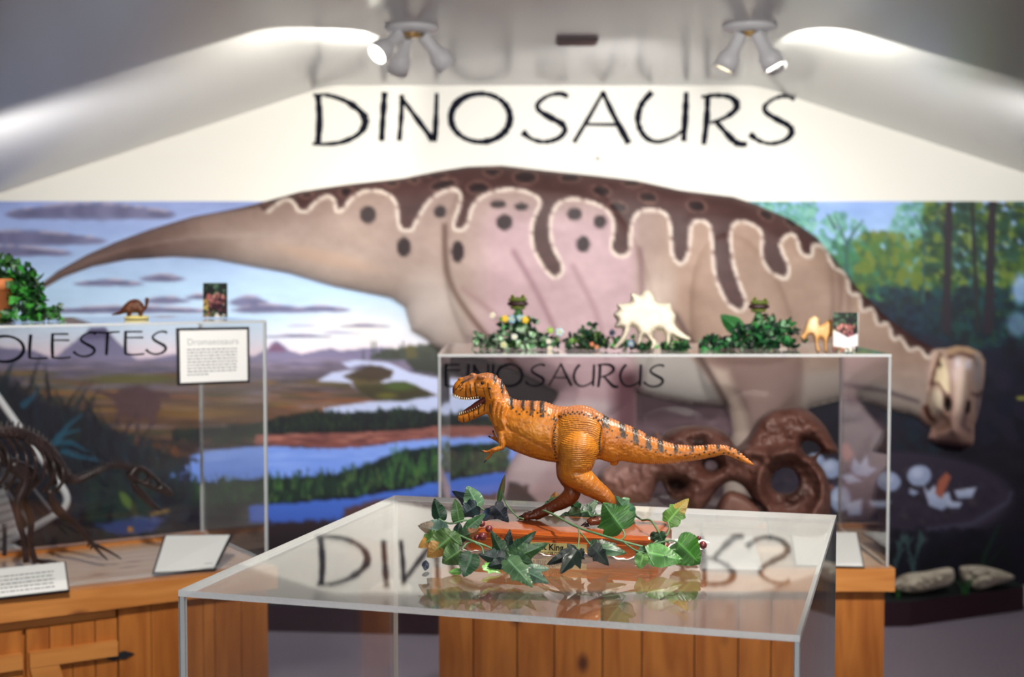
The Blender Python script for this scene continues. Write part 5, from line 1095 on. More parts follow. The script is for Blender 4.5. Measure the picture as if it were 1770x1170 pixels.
Lr = [
 ((1076, 915), (1042, 870), 68, 'ivy', 1.505, .15, (62, 118, 48), {'c2': (96, 150, 66)}), ((1154, 902), (1190, 861), 36, 'ivy', 1.56, .2, (104, 152, 70), {'spot': (196, 150, 80)}),
 ((1171, 937), (1211, 975), 60, 'heart', 1.49, .1, (56, 116, 36), {'c2': (84, 144, 50)}), ((1119, 955), (1182, 968), 40, 'heart', 1.47, .2, (82, 146, 66), {'c2': (130, 190, 110)}), ((1112, 958), (1105, 984), 26, 'heart', 1.465, .2, (120, 176, 92), {}),
 ((1122, 949), (1150, 944), 24, 'ivy', 1.485, .3, (34, 74, 36), {}), ((1118, 950), (1098, 957), 16, 'ivy', 1.485, .3, (44, 90, 44), {}),
 ((1020, 942), (1067, 940), 22, 'ivy', 1.49, .3, (30, 58, 34), {}), ((1024, 945), (1084, 955), 22, 'slim', 1.485, .2, (44, 86, 52), {'c2': (120, 170, 120)}), ((1024, 945), (1053, 978), 30, 'ivy', 1.48, .1, (14, 30, 24), {}),
 ((999, 949), (970, 991), 44, 'maple', 1.475, .15, (14, 30, 24), {}), ((996, 951), (945, 977), 18, 'slim', 1.475, .2, (16, 32, 26), {}), ((1002, 950), (1008, 966), 16, 'ivy', 1.475, .2, (16, 30, 26), {}),
 ((1003, 888), (1032, 862), 26, 'heart', 1.69, .7, (120, 150, 120), {'c2': (190, 206, 184), 'fold': .6}), ((1008, 882), (1038, 896), 28, 'ivy', 1.685, .2, (26, 66, 38), {}), ((1003, 886), (978, 892), 24, 'heart', 1.68, .5, (44, 84, 50), {'c2': (150, 170, 140)}), ((1000, 880), (985, 868), 20, 'ivy', 1.70, .3, (36, 86, 44), {}),
 ((1085, 886), (1063, 858), 30, 'ivy', 1.66, .4, (90, 150, 110), {'c2': (150, 190, 150)}), ((1070, 868), (1089, 862), 12, 'slim', 1.67, .1, (130, 176, 130), {}), ((1084, 880), (1096, 893), 24, 'heart', 1.65, -.3, (64, 126, 92), {}), ((1066, 880), (1080, 896), 24, 'heart', 1.655, .3, (30, 70, 44), {}),
 ((974, 870), (948, 864), 20, 'ivy', 1.71, .3, (54, 106, 50), {}), ((960, 868), (960, 850), 20, 'heart', 1.72, .2, (62, 110, 60), {'spot': (200, 120, 70)}), ((952, 872), (940, 876), 16, 'heart', 1.70, .2, (38, 80, 40), {}), ((985, 894), (965, 896), 18, 'heart', 1.69, .2, (26, 50, 30), {}),
 ((1140, 922), (1149, 944), 26, 'ivy', 1.50, .5, (28, 58, 30), {}), ((1134, 920), (1132, 938), 18, 'heart', 1.52, .4, (38, 60, 30), {}),
]
Sr = [([(938, 882, 1.60), (958, 890, 1.57), (998, 911, 1.53), (1040, 925, 1.505), (1077, 936, 1.495), (1120, 947, 1.49), (1150, 952, 1.485), (1168, 950, 1.485)], .0013), ([(1000, 912, 1.53), (1001, 930, 1.50), (998, 950, 1.478)], .0009), ([(1000, 918, 1.525), (1008, 926, 1.51), (1020, 941, 1.49)], .0009),
      ([(1076, 915, 1.505), (1080, 926, 1.50), (1073, 934, 1.497)], .001), ([(1078, 937, 1.495), (1100, 952, 1.48), (1125, 957, 1.475), (1154, 962, 1.47)], .001), ([(1110, 899, 1.57), (1124, 899, 1.55), (1134, 912, 1.53), (1143, 926, 1.51), (1155, 938, 1.50)], .0012),
      ([(1143, 926, 1.51), (1136, 934, 1.50), (1124, 945, 1.49)], .001), ([(1126, 942, 1.49), (1148, 936, 1.49), (1162, 934, 1.49), (1172, 938, 1.49)], .001), ([(1154, 902, 1.56), (1157, 914, 1.55), (1152, 925, 1.53), (1143, 927, 1.51)], .001),
      ([(1003, 886, 1.68), (1016, 884, 1.68), (1022, 892, 1.67), (1040, 890, 1.66), (1083, 886, 1.66), (1110, 899, 1.6)], .0011), ([(1119, 955, 1.47), (1124, 966, 1.465), (1131, 978, 1.46)], .0006)]
gr_ = garland('ivy_garland', 'artificial ivy trailing across the right front of the plinth, broad pale green leaves', Lr, Sr, [(1215, 942, 1.51, 7), (1208, 930, 1.515, 4)], (float(at(1080, 960, 1.49)[0]), 1.5, ZT))
# ------------------------------------------------------------------ horned dinosaur skull inside the middle case
M_skull = mat('brown_skull_cast', (96, 58, 48), .5, .4, attr='Col', bump=(40, .6, .006))
SK = [(1100, 868), (1072, 866), (1050, 852), (1034, 838), (1036, 815), (1062, 800), (1092, 790), (1118, 772), (1128, 752), (1136, 744), (1142, 756), (1152, 746), (1180, 736), (1214, 735), (1244, 742), (1262, 756), (1274, 772), (1296, 748), (1306, 728), (1326, 712), (1352, 703), (1380, 702), (1404, 714), (1426, 736), (1440, 762), (1450, 780), (1436, 786), (1420, 784), (1412, 796), (1424, 812), (1434, 840), (1436, 880), (1428, 925), (1400, 935), (1350, 920), (1330, 905), (1318, 880), (1300, 862), (1284, 840), (1262, 832), (1240, 846), (1228, 864), (1210, 884), (1194, 882), (1184, 868), (1160, 862), (1150, 846), (1140, 830), (1130, 850), (1122, 868)]
HO = [[(1218, 801), (1226, 796), (1236, 798), (1240, 806), (1232, 812), (1222, 811)], [(1333, 832), (1342, 814), (1358, 808), (1374, 816), (1380, 834), (1370, 850), (1350, 852), (1338, 846)], [(1386, 768), (1398, 762), (1412, 768), (1418, 780), (1402, 788), (1390, 782)]]
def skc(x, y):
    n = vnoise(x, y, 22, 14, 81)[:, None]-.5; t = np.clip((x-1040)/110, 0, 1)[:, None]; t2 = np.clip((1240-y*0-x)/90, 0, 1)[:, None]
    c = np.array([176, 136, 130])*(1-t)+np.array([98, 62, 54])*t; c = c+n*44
    d = np.exp(-((x-1208)/14)**2-((y-764)/9)**2)+np.exp(-((x-1165)/26)**2-((y-838)/18)**2)*.8+np.exp(-((x-1372)/30)**2-((y-846)/30)**2)*.5  # shade of the nose and frill hollows painted into the colour
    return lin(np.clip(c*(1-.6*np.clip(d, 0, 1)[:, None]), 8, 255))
def skx(x, y):
    h = .03*(vnoise(x, y, 26, 18, 83)-.5)+.02*(vnoise(x, y, 8, 8, 84)-.5)
    h += .03*np.exp(-((y-(780+.05*(x-1280)))/10.)**2)*(x > 1200)*(x < 1400)-.035*np.exp(-((x-1208)/14)**2-((y-764)/9)**2)
    h += -.075*np.exp(-((x-1168)/20)**2-((y-838)/14)**2); ra = np.hypot((x-1368)/62, (y-842)/68); h += .035*np.exp(-((ra-.92)/.16)**2)-.03*np.exp(-((ra-.5)/.25)**2)
    return h
YS = 3.47
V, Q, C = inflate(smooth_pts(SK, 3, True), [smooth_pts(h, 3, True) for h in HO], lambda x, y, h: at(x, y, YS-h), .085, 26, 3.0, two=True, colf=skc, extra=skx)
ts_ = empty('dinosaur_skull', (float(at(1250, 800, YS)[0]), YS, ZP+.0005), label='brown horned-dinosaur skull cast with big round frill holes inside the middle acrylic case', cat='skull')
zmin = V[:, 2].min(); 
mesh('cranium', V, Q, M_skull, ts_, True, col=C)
J = [(1236, 884), (1246, 862), (1262, 848), (1290, 856), (1310, 872), (1322, 898), (1300, 912), (1262, 908), (1240, 904)]
V, Q, _ = inflate(smooth_pts(J, 3, True), [], lambda x, y, h: at(x, y, YS-.03-h), .045, 16, 3.0, two=True, colf=None)
mesh('lower_jaw', V, Q, mat('pinkish_jaw_cast', (128, 88, 76), .5, noise=(20, (84, 52, 46), .3, .7, (1, 1, 1))), ts_, True)
# stand under it
G().box(float(at(1180, 940, YS)[0]), YS-.09, ZP-.0015, float(at(1355, 940, YS)[0]), YS+.09, ZP+.012).out('stand_board', M_top, ts_)
for px_ in (1212, 1330):
    p = at(px_, 870, YS); G().tube([(p[0], YS, ZP+.0118), (p[0], YS, p[2])], .006, 8).out('support_rod', M_metal, ts_, True)

# ------------------------------------------------------------------ small theropod skeleton inside the left case
M_bone = mat('dark_bone_cast', (34, 22, 24), .4, noise=(30, (56, 38, 38), .4, .7, (1, 1, 1)))
def cc_(px, py, off=.22): return cabP(px, py, off)
sk = empty('dinosaur_skeleton', (float(cc_(60, 900)[0]), float(cc_(60, 900)[1]), ZP), label='small dark theropod skeleton bending forward inside the left acrylic case', cat='skeleton')
def bone(nm, P, r, off=.22, par=None, fl=1.0, n=7):
    P3 = [cabP(p[0], p[1], p[2] if len(p) > 2 else off) for p in P]; g = G().tube(smooth_pts(P3, 4), np.interp(np.linspace(0, 1, (len(P3)-1)*4+1), np.linspace(0, 1, len(r)), r), n, flat=fl); return g
g = bone('s', [(-70, 790), (-20, 752), (30, 748), (72, 768), (100, 800), (112, 824), (132, 830), (160, 818), (190, 806), (214, 806), (232, 815)], [.013, .014, .013, .011, .008, .007, .007])
spn = smooth_pts([(-70, 790), (-20, 752), (30, 748), (72, 768), (100, 800), (112, 824), (132, 830), (160, 818), (190, 806), (214, 806), (232, 815)], 5)
for i, p in enumerate(spn):
    a = cabP(p[0], p[1], .22); s_ = .016 if i < 28 else .009
    g.tube([a+[0, 0, -.004], a+np.array([.003, 0, s_*1.5])], [s_*.35, .002], 5); g.box(a[0]-s_*.5, a[1]-s_*.9, a[2]-s_*.45, a[0]+s_*.5, a[1]+s_*.9, a[2]+s_*.45)
g.out('spine', M_bone, sk, False)
for i in range(9):
    t_ = i/8; x0 = -40+t_*126; y0 = np.interp(x0, [-40, 0, 50, 90], [768, 752, 758, 788])
    for s_ in (-1, 1):
        L_ = 96-24*abs(t_-.45)*2; o = .22
        bone('r', [(x0, y0, o), (x0+22, y0+L_*.35, o+s_*.055), (x0+20, y0+L_*.75, o+s_*.05), (x0+2, y0+L_, o+s_*.02)], [.0045, .0045, .003], n=6).out('rib', M_bone, sk, True)
def inf_bone(nm, P, holes, d, off, par=sk):
    V, Q, _ = inflate(smooth_pts(P, 3, True), [smooth_pts(h, 3, True) for h in holes], lambda x, y, h: cabP(x, y, off)-np.stack([NX_[0]*h, NX_[1]*h, 0*h], -1), d, 6, 1.6, two=True)
    return mesh(nm, V, Q, M_bone, par, True)
hd_ = inf_bone('skull', [(222, 812), (232, 803), (248, 806), (262, 816), (280, 834), (296, 846), (298, 856), (288, 855), (270, 848), (254, 842), (240, 836), (228, 832), (218, 822)], [[(238, 818), (247, 815), (254, 824), (246, 830), (238, 827)], [(258, 828), (266, 830), (272, 838), (262, 838)]], .014, .22)
inf_bone('lower_jaw', [(226, 832), (236, 836), (248, 848), (262, 864), (278, 880), (272, 883), (256, 874), (242, 860), (230, 848)], [], .009, .22, hd_)
g = G()
for i in range(8):
    p = cabP(262+i*4.2, 843+i*1.7, .215); g.tube([p, p+[0, 0, -.008]], [.0018, .0003], 5)
g.out('teeth', M_bone, hd_)
for s_, leg_ in ((-.05, [(20, 800), (44, 830), (30, 868), (34, 905), (42, 935), (45, 972)]), (.06, [(20, 800), (60, 822), (42, 858), (54, 900), (52, 935), (62, 972)])):
    P = [(x_, y_, .22+s_) for x_, y_ in leg_]; bone('l', P, [.013, .010, .009, .008, .006, .007]).out('leg', M_bone, sk, True)
    e = cabP(*P[-1][:2], .22+s_)
    for dx in (-.02, 0, .02):
        z = ZP+.0; G().tube([(e[0], e[1], z+.012), (e[0]+.03, e[1]+dx*.6, z+.008), (e[0]+.055, e[1]+dx, z+.002)], [.005, .004, .0015], 6).out('toe', M_bone, sk, True)
for s_, ar in ((-.05, [(84, 846), (102, 878), (126, 900), (148, 925), (160, 940)]), (.05, [(84, 846), (96, 882), (118, 896), (140, 918), (155, 936)])):
    P = [(x_, y_, .22+s_) for x_, y_ in ar]; bone('a', P, [.008, .007, .006, .005]).out('arm', M_bone, sk, True)
    ex, ey = ar[-1]
    for q_ in ([(ex, ey), (ex+12, ey+14), (ex+26, ey+28)], [(ex, ey), (ex+22, ey+10), (ex+50, ey+26)], [(ex, ey), (ex-2, ey+6), (ex-4, ey+10)]):
        bone('f', [(a_, b_, .22+s_*(1 if q_[2][0]-ex > 0 else 1)) for a_, b_ in q_], [.004, .003, .0012], n=6).out('claw', M_bone, sk, True)
for i in range(7):
    pass
bone('p', [(-10, 770), (10, 792), (26, 812), (48, 828)], [.012, .02, .014], fl=.6).out('pelvis', M_bone, sk, True)
bone('sh', [(70, 770), (84, 800), (96, 838)], [.008, .010, .006], fl=.5).out('shoulder_blade', M_bone, sk, True)
bone('st', [(8, 905), (8, 940), (8, 960)], [.005, .005]).out('support_rod', M_metal, sk, True)

# ------------------------------------------------------------------ white slatted folding chair behind the left cabinet
M_wt = mat('white_tube', (236, 238, 242), .35); YC = 4.6
ch = empty('folding_chair', (float(at(0, 900, YC)[0]), YC, 0), label='white tubular slatted folding chair tipped against the wall side, seen through the left case', cat='chair')
def ct(P, r, dy=0): return G().tube(smooth_pts([at(x_, y_, YC+dy) for x_, y_ in P], 5), r, 10)
ct([(-60, 604), (0, 692), (50, 762), (100, 832), (115, 858), (112, 876), (98, 888), (50, 916), (0, 942), (-60, 972)], .0115).out('seat_frame', M_wt, ch, True)
ct([(-60, 680), (0, 766), (22, 797), (56, 842), (88, 882)], .004, -.02).out('cross_rod', mat('grey_rod', (130, 130, 140), .4), ch, True)
ct([(-40, 776), (0, 832), (26, 868), (50, 902)], .004, -.02).out('cross_rod', bpy.data.materials['grey_rod'], ch, True)
for i in range(6):
    a_, b_ = (-50+2*i, 850+i*15), (8+i*4, 852+i*13)
    A_, B_2 = at(a_[0], a_[1]+14, YC-.03), at(b_[0], b_[1]-2, YC-.03); d = (B_2-A_); u = np.array([-d[2], 0, d[0]])/np.linalg.norm(d)*.011
    g = G(); g.add([A_-u, B_2-u, B_2+u, A_+u, A_-u+[0, .012, 0], B_2-u+[0, .012, 0], B_2+u+[0, .012, 0], A_+u+[0, .012, 0]], [(0, 1, 2, 3), (7, 6, 5, 4), (0, 4, 5, 1), (1, 5, 6, 2), (2, 6, 7, 3), (3, 7, 4, 0)]); g.out('slat', M_wt, ch)
A_ = [at(*p, YC-.01) for p in ((-60, 812), (62, 806), (52, 832), (-60, 838))]
g = G(); g.add(A_+[a_+[0, .01, 0] for a_ in A_], [(0, 1, 2, 3), (7, 6, 5, 4), (0, 4, 5, 1), (1, 5, 6, 2), (2, 6, 7, 3), (3, 7, 4, 0)]); g.out('back_slat', mat('grey_slat', (110, 110, 120), .5), ch)
ct([(-60, 966), (0, 957), (18, 946), (28, 950), (34, 964), (34, 1100)], .011, .02).out('leg', M_wt, ch, True)
for px_ in (-60, 34):
    p = at(px_, 1000, YC+.02); G().tube([(p[0], YC+.02, .0), (p[0], YC+.02, p[2])], .011, 10).out('leg', M_wt, ch, True)

# ------------------------------------------------------------------ things on the case tops
M_small = mat('painted_figure', (200, 190, 170), .5, attr='Col'); M_lf2 = mat('ivy_foliage', (40, 100, 44), .45, attr='Col')
Zt1, Zt2 = Z1+.0003, Z2+.0003
def topY(py, zt): return (EYE-zt)*F/(py-465)
def small_leaf(g, c, s, rs, col):
    a = rs.normal(size=3); a /= np.linalg.norm(a); b = np.cross(a, rs.normal(size=3)); b /= np.linalg.norm(b); n = np.cross(a, b)
    pr = [(0, 0), (.35, .12), (.5, .4), (.3, .55), (.22, .8), (0, 1), (-.22, .8), (-.3, .55), (-.5, .4), (-.35, .12)]
    V = [c+a*(y_*s)+b*(x_*s)-n*abs(x_)*s*.3 for x_, y_ in pr]; m0 = [c+a*.35*s+n*.05*s]
    g.add(V+m0, [(i, (i+1) % 10, 10) for i in range(10)], c=col)
    g.add([v-n*.0006 for v in V+m0], [((i+1) % 10, i, 10) for i in range(10)], c=col)
def bush(name, parent, blobs, cols, s, seed, flowers=(), stems=()):
    """blobs: (px, py, Y, rx_px, ry_px, count)"""
    g = G(); rs = np.random.RandomState(seed)
    for (px_, py_, Y_, rx, ry, n) in blobs:
        for i in range(n):
            a = rs.uniform(0, 2*math.pi); q_ = math.sqrt(rs.rand()); c = at(px_+rx*q_*math.cos(a), py_+ry*q_*math.sin(a), Y_+rs.uniform(-1, 1)*rx*Y_/F*.8)
            col = np.array(cols[rs.randint(len(cols))])*rs.uniform(.75, 1.2); small_leaf(g, c, s*rs.uniform(.7, 1.3), rs, np.clip(col, 0, 255))
    zf = (Zt1 if parent is not None and parent.get('_t') == 1 else Zt2)
    return g
GR = [(30, 84, 34), (44, 120, 44), (24, 60, 34), (70, 150, 60), (20, 44, 28), (60, 104, 50)]
# potted ivy on the left case
pY = float(cabP(20, 560, .2)[1]); 
pc_ = cabP(-6, 558, .2); pc_ = np.array([pc_[0], pc_[1], Zt1])
pt = empty('potted_ivy', tuple(pc_), label='ivy in a terracotta pot standing on the left acrylic case at the frame edge', cat='potted plant')
G().lathe(pc_, [(0, 0), (.030, 0), (.040, .070), (.043, .070), (.045, .094), (.038, .094), (.036, .085), (0, .085)], 28).out('pot', mat('terracotta', (206, 122, 70), .7), pt, True)
g = bush('x', pt, [(10, 470, pc_[1], 40, 24, 150), (48, 505, pc_[1], 26, 34, 150), (60, 540, pc_[1]-.02, 18, 12, 50), (14, 500, pc_[1], 24, 20, 60), (-30, 480, pc_[1], 30, 30, 80), (12, 550, pc_[1]-.06, 12, 6, 20)], GR, .020, 3)
lo = Zt1+.001; g.V = [(v[0], v[1], max(v[2], lo)) for v in g.V]; g.out('foliage', M_lf2, pt)
g = G()
for P in [[(10, 480), (50, 500), (72, 540)], [(20, 470), (60, 480), (70, 510)], [(50, 520), (80, 545), (95, 552)]]: g.tube(smooth_pts([at(x_, y_, pc_[1]-.01) for x_, y_ in P], 4), .0012, 5)
g.out('vine', M_stem, pt)
q_ = cabP(93, 556, .16); g = bush('x', pt, [(96, 540, q_[1], 9, 14, 30), (82, 548, q_[1], 6, 8, 8)], GR, .014, 9); g.V = [(v[0], v[1], max(v[2], lo)) for v in g.V]
g.out('trailing_sprig', M_lf2, pt)

def figure(name, label, cat, P, colf, Yd, zt, d, R_, st=1.2, holes=(), extra=None, group=None):
    V, Q, C = inflate(smooth_pts(P, 3, True), [smooth_pts(h, 3, True) for h in holes], lambda x, y, h: at(x, y, Yd-h), d, R_, st, two=True, colf=colf, extra=extra)
    V[:, 2] += zt+.0002-V[:, 2].min(); return mesh(name, V, Q, M_small, None, True, col=C, label=label, cat=cat)
def flat(c): return lambda x, y: np.tile(lin(c), (len(x), 1))
# small brown long-tailed figure on a yellow base
fy = float(cabP(225, 552, .2)[1])
t_ = empty('dinosaur_figure', (float(at(225, 553, fy)[0]), fy, Zt1), label='small brown round-backed dinosaur figure on a yellow base, on the left case', cat='figurine')
V, Q, C = inflate(smooth_pts([(192, 552), (206, 545), (216, 533), (226, 526), (238, 525), (247, 532), (250, 540), (251, 528), (252, 522), (257, 523), (257, 530), (254, 541), (248, 548), (246, 556), (240, 556), (238, 549), (228, 550), (225, 556), (219, 556), (219, 549), (206, 552)], 3, True), [], lambda x, y, h: at(x, y, fy-h), .018, 8, 1.0, two=True, colf=lambda x, y: lin(np.clip(np.array([92, 50, 30])+(vnoise(x, y, 6, 5, 5)[:, None]-.4)*110, 10, 255)))
zs = Zt1+.0035-V[:, 2].min(); V[:, 2] += zs; mesh('body', V, Q, M_small, t_, True, col=C)
c = at(236, 556, fy); g = G().ball((c[0], c[1], Zt1+.0035), (.030, .018, .006), 10); g.V = [(v[0], v[1], max(v[2], Zt1)) for v in g.V]; g.out('base', mat('pale_yellow_base', (236, 222, 140), .5), t_, True)

# picture cards on little easels
def picture(px0, py0, px1, py1, Yd, zt, label, seed, glare=False):
    c = at((px0+px1)/2, py1, Yd); t_ = empty('picture_card', (c[0], Yd, zt), label=label, cat='picture')
    pa = Paint(px0, py0, px1, py1-4, 1.0); rs = np.random.RandomState(seed); pa.C[:] = (30, 40, 34)
    X_, Y_ = pa.X, pa.Y; W_, H_ = px1-px0, py1-py0
    def D(n, u0, v0, u1, v1, cols, r=(1.5, 4)):
        for i in range(n): pa.ell(px0+W_*rs.uniform(u0, u1), py0+H_*rs.uniform(v0, v1), rs.uniform(*r), rs.uniform(*r), cols[rs.randint(len(cols))], .6, .8)
    D(40, 0, 0, 1, .35, [(24, 40, 30), (60, 92, 70), (16, 20, 24), (90, 120, 96)]); D(40, .2, .3, .85, .6, [(176, 100, 100), (200, 140, 130), (130, 70, 70)]); D(50, .3, .45, .95, .85, [(70, 30, 40), (40, 26, 44), (150, 90, 90), (24, 16, 30)])
    D(12, 0, .45, .2, .75, [(214, 196, 110), (190, 150, 90)]); D(14, .05, .8, .5, .95, [(190, 110, 100), (90, 110, 70)]); D(8, .5, .85, .9, .95, [(236, 230, 220)])
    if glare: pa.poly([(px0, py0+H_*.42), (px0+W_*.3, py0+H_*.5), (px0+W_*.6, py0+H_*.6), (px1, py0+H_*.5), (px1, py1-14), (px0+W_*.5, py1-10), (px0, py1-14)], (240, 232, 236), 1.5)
    pa.build('print', lambda x, y: at(x, y, Yd+.0-(y-py0)*.0001), mat('glossy_print_'+'ab'[glare], (200, 200, 200), .2, attr='Col'), parent=t_)
    a, b = at(px0, py0, Yd+.0012), at(px1, py1-4, Yd+.0012); G().box(a[0], Yd+.0006, b[2]-.0, b[0], Yd+.004, a[2]).out('backing', M_card, t_)
    g = G()
    for s_ in (.2, .8):
        x_ = a[0]+(b[0]-a[0])*s_; g.tube([(x_, Yd-.012, zt+.003), (x_, Yd-.004, zt+.003), (x_, Yd+.006, b[2]+.01), (x_, Yd+.03, zt+.003)], .0022, 6)
    g.out('easel', mat('clear_easel', (214, 206, 190), .3), t_, True)
y1_ = float(cabP(372, 552, .16)[1]); picture(351, 489, 393, 552, y1_, Zt1, 'small upright picture card on an easel on the left acrylic case', 3)
picture(1440, 540, 1483, 612, topY(611, Zt2), Zt2, 'small upright picture card on an easel at the right end of the middle case', 5, True)

# foliage, frogs and dinosaur figures on the middle case
def clump(label, blobs, cols, s, seed, flowers=(), cat='artificial plant', name='artificial_plant'):
    Yb = blobs[0][2]; c = at(blobs[0][0], 606, Yb); t_ = empty(name, (c[0], Yb, Zt2), label=label, cat=cat)
    g = bush('x', t_, blobs, cols, s, seed); g.V = [(v[0], v[1], max(v[2], Zt2+.0005)) for v in g.V]; g.out('foliage', M_lf2, t_)
    rs = np.random.RandomState(seed+50)
    for (px_, py_, Y_, rx, ry, n) in blobs:
        for i in range(3):
            a = at(px_+rs.uniform(-.6, .6)*rx, py_-.3*ry, Y_); G().tube([(a[0]+rs.uniform(-.01, .01), Y_, Zt2+.0006), (a[0], Y_, (a[2]+Zt2)/2), tuple(a)], .0009, 5).out('stem', M_stem, t_)
    for (px_, py_, Y_, r_, col) in flowers:
        c = at(px_, py_, Y_); g = G()
        for k in range(5):
            a = 2*math.pi*k/5; g.ball(c+[r_*.6*math.cos(a), -.001, r_*.6*math.sin(a)], (r_*.55, r_*.3, r_*.55), 6, c=col)
        g.ball(c+[0, -r_*.2, 0], r_*.35, 6, c=(230, 200, 90)); g.out('flower', M_small, t_, True)
    return t_
G2 = [(36, 92, 58), (90, 150, 96), (160, 196, 160), (30, 64, 44), (150, 180, 150), (20, 50, 36), (86, 140, 60)]
clump('leafy artificial plant with yellow and pale blue flowers under the left frog', [(896, 588, 3.40, 50, 18, 190), (896, 560, 3.42, 30, 14, 70), (838, 590, 3.40, 22, 12, 50), (940, 590, 3.38, 26, 14, 60)], G2, .016, 21,
      [(851, 545, 3.40, .007, (236, 232, 216)), (873, 551, 3.38, .008, (240, 200, 50)), (908, 553, 3.38, .008, (240, 200, 50)), (885, 552, 3.39, .009, (150, 196, 220)), (898, 550, 3.39, .008, (160, 204, 226)), (967, 574, 3.36, .010, (190, 216, 220)), (948, 590, 3.34, .006, (236, 236, 226)), (889, 582, 3.35, .007, (226, 236, 226)), (950, 602, 3.34, .006, (236, 230, 214)), (870, 596, 3.34, .008, (206, 216, 176)), (951, 571, 3.35, .007, (150, 200, 80))])
clump('low dark green artificial plant between the left frog and the cream dinosaur', [(1010, 592, 3.38, 36, 15, 130), (1020, 572, 3.40, 14, 14, 26), (1042, 590, 3.36, 14, 12, 26)], [(36, 92, 58), (60, 100, 60), (30, 64, 44), (20, 50, 36), (96, 130, 70)], .015, 22, [(1023, 595, 3.33, .005, (206, 120, 96)), (1031, 600, 3.32, .005, (206, 130, 100))])
clump('small green artificial sprays around the feet of the cream dinosaur', [(1080, 594, 3.33, 18, 12, 44), (1115, 600, 3.31, 16, 7, 34), (1165, 598, 3.31, 24, 10, 70)], [(36, 92, 58), (50, 110, 60), (20, 50, 36), (86, 150, 80)], .014, 23, [(1058, 575, 3.34, .007, (90, 130, 180)), (1090, 594, 3.30, .007, (120, 156, 190))])
clump('wide dark green artificial plant under the right frog', [(1300, 585, 3.40, 40, 22, 190), (1330, 565, 3.42, 26, 20, 70), (1240, 594, 3.38, 30, 12, 90), (1356, 570, 3.42, 22, 14, 40), (1360, 590, 3.40, 30, 6, 40)], [(30, 90, 48), (40, 120, 60), (20, 56, 36), (60, 150, 80), (16, 40, 30), (110, 160, 120)], .018, 24)
V, Fc, C = leaf_mesh(at(1290, 580, 3.39), at(1245, 545, 3.39), .045, 'slim', .3, .2, .1, (50, 120, 60)); t_ = empty('artificial_leaf', tuple(at(1290, 608, 3.39)*[1, 1, 0]+[0, 0, Zt2]), label='single broad green leaf pointing left out of the right frog plant', cat='artificial leaf')
mesh('blade', V, Fc, M_leaf, t_, True, col=C); G().tube([at(1290, 580, 3.39), (float(at(1292, 580, 3.39)[0]), 3.39, Zt2+.001)], .0015, 6).out('stem', M_stem, t_)
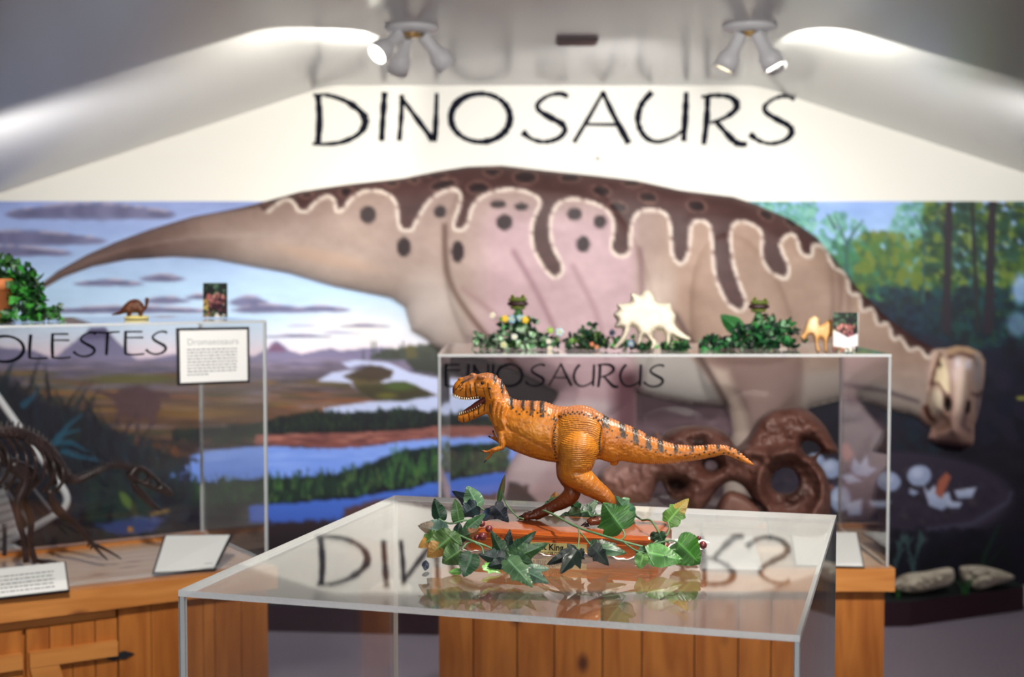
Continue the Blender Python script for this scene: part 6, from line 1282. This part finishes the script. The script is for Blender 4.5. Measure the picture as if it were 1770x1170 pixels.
def frog(px_, py_, Yd, label, tilt=0.0):
    """wide-mouthed frog perched above its plant on a green body"""
    c = at(px_, py_, Yd); t_ = empty('frog_figure', (c[0], Yd, Zt2), label=label, cat='figurine')
    k = Yd/F; gre = (96, 112, 40); dk = (30, 26, 24)
    def L3(u, v, w_=0): a = tilt; return c+np.array([(u*math.cos(a)+v*math.sin(a))*k, w_*k, (-u*math.sin(a)*-1*-1+v*math.cos(a))*k])
    g = G(); g.ball(L3(0, 6), (17*k, 10*k, 4.2*k), 10, c=gre)
    for s_ in (-1, 1): g.ball(L3(9*s_, 10.5), (4*k, 4*k, 4.4*k), 8, c=(150, 160, 60)); g.ball(L3(9*s_, 11.5, -3.4), (2*k, 1.4*k, 2.4*k), 6, c=(14, 14, 16))
    g.ball(L3(0, -8), (14*k, 10*k, 3.6*k), 10, c=gre); g.out('head', M_small, t_, True)
    g = G(); g.ball(L3(0, -1), (18.5*k, 8.0*k, 6.0*k), 10, c=(50, 24, 26)); g.out('open_mouth', M_small, t_, True)
    g = G(); b_ = L3(0, -10); g.tube([tuple(b_), (b_[0], Yd, b_[2]-20*k), (b_[0], Yd, Zt2+.004)], [4*k, 12*k, 9*k], 10, c=(70, 120, 70))
    for s_ in (-1, 1): g.tube([(b_[0]+s_*6*k, Yd-4*k, b_[2]-16*k), (b_[0]+s_*18*k, Yd-10*k, b_[2]-26*k), (b_[0]+s_*10*k, Yd-14*k, b_[2]-40*k)], [4*k, 3*k, 2*k], 7, c=(70, 110, 60))
    g.out('body', M_small, t_, True)
frog(895, 524, 3.43, 'wide-mouthed frog figure rising from the flowers at the left of the middle case', .0)
frog(1312, 529, 3.43, 'wide-mouthed frog figure rising from the dark plant at the right of the middle case', .12)
CR = (250, 236, 212)
def creamc(x, y): return lin(np.clip(np.array([252, 242, 222])+(vnoise(x, y, 9, 7, 7)[:, None]-.5)*30, 0, 255))
Yt_ = topY(607, Zt2)
P = [(1064, 606), (1058, 604), (1064, 596), (1072, 584), (1076, 570), (1062, 568), (1066, 556), (1060, 546), (1068, 536), (1066, 528), (1080, 526), (1090, 522), (1090, 508), (1104, 512), (1112, 505), (1122, 504), (1130, 514), (1134, 524), (1146, 526), (1158, 526), (1162, 538), (1168, 548), (1166, 560), (1172, 570), (1184, 580), (1194, 587), (1188, 592), (1170, 588), (1160, 584), (1158, 600), (1152, 600), (1148, 580), (1138, 572), (1126, 582), (1136, 594), (1130, 608), (1122, 606), (1124, 592), (1112, 584), (1106, 598), (1100, 598), (1102, 578), (1092, 566), (1086, 580), (1080, 592), (1072, 600)]
figure('dinosaur_figure', 'bright cream horned dinosaur figure with scalloped frill in the middle of the middle case', 'figurine', P, creamc, Yt_, Zt2, .03, 12, 1.2)
P = [(1382, 580), (1388, 572), (1392, 560), (1398, 548), (1408, 543), (1416, 548), (1416, 560), (1426, 554), (1434, 548), (1442, 553), (1446, 562), (1442, 574), (1434, 580), (1430, 590), (1430, 604), (1425, 604), (1424, 588), (1418, 582), (1414, 590), (1417, 604), (1411, 604), (1408, 588), (1404, 576), (1396, 578), (1390, 586)]
figure('dinosaur_figure', 'small orange and cream horned dinosaur figure beside the right picture card', 'figurine', P, lambda x, y: lin(np.clip(np.array([232, 180, 116])+np.array([16, 50, 80])*np.exp(-((x-1407)/9)**2-((y-556)/14)**2)[:, None]+(vnoise(x, y, 6, 6, 8)[:, None]-.5)*50, 0, 255)), topY(609, Zt2), Zt2, .018, 8, 1.0)
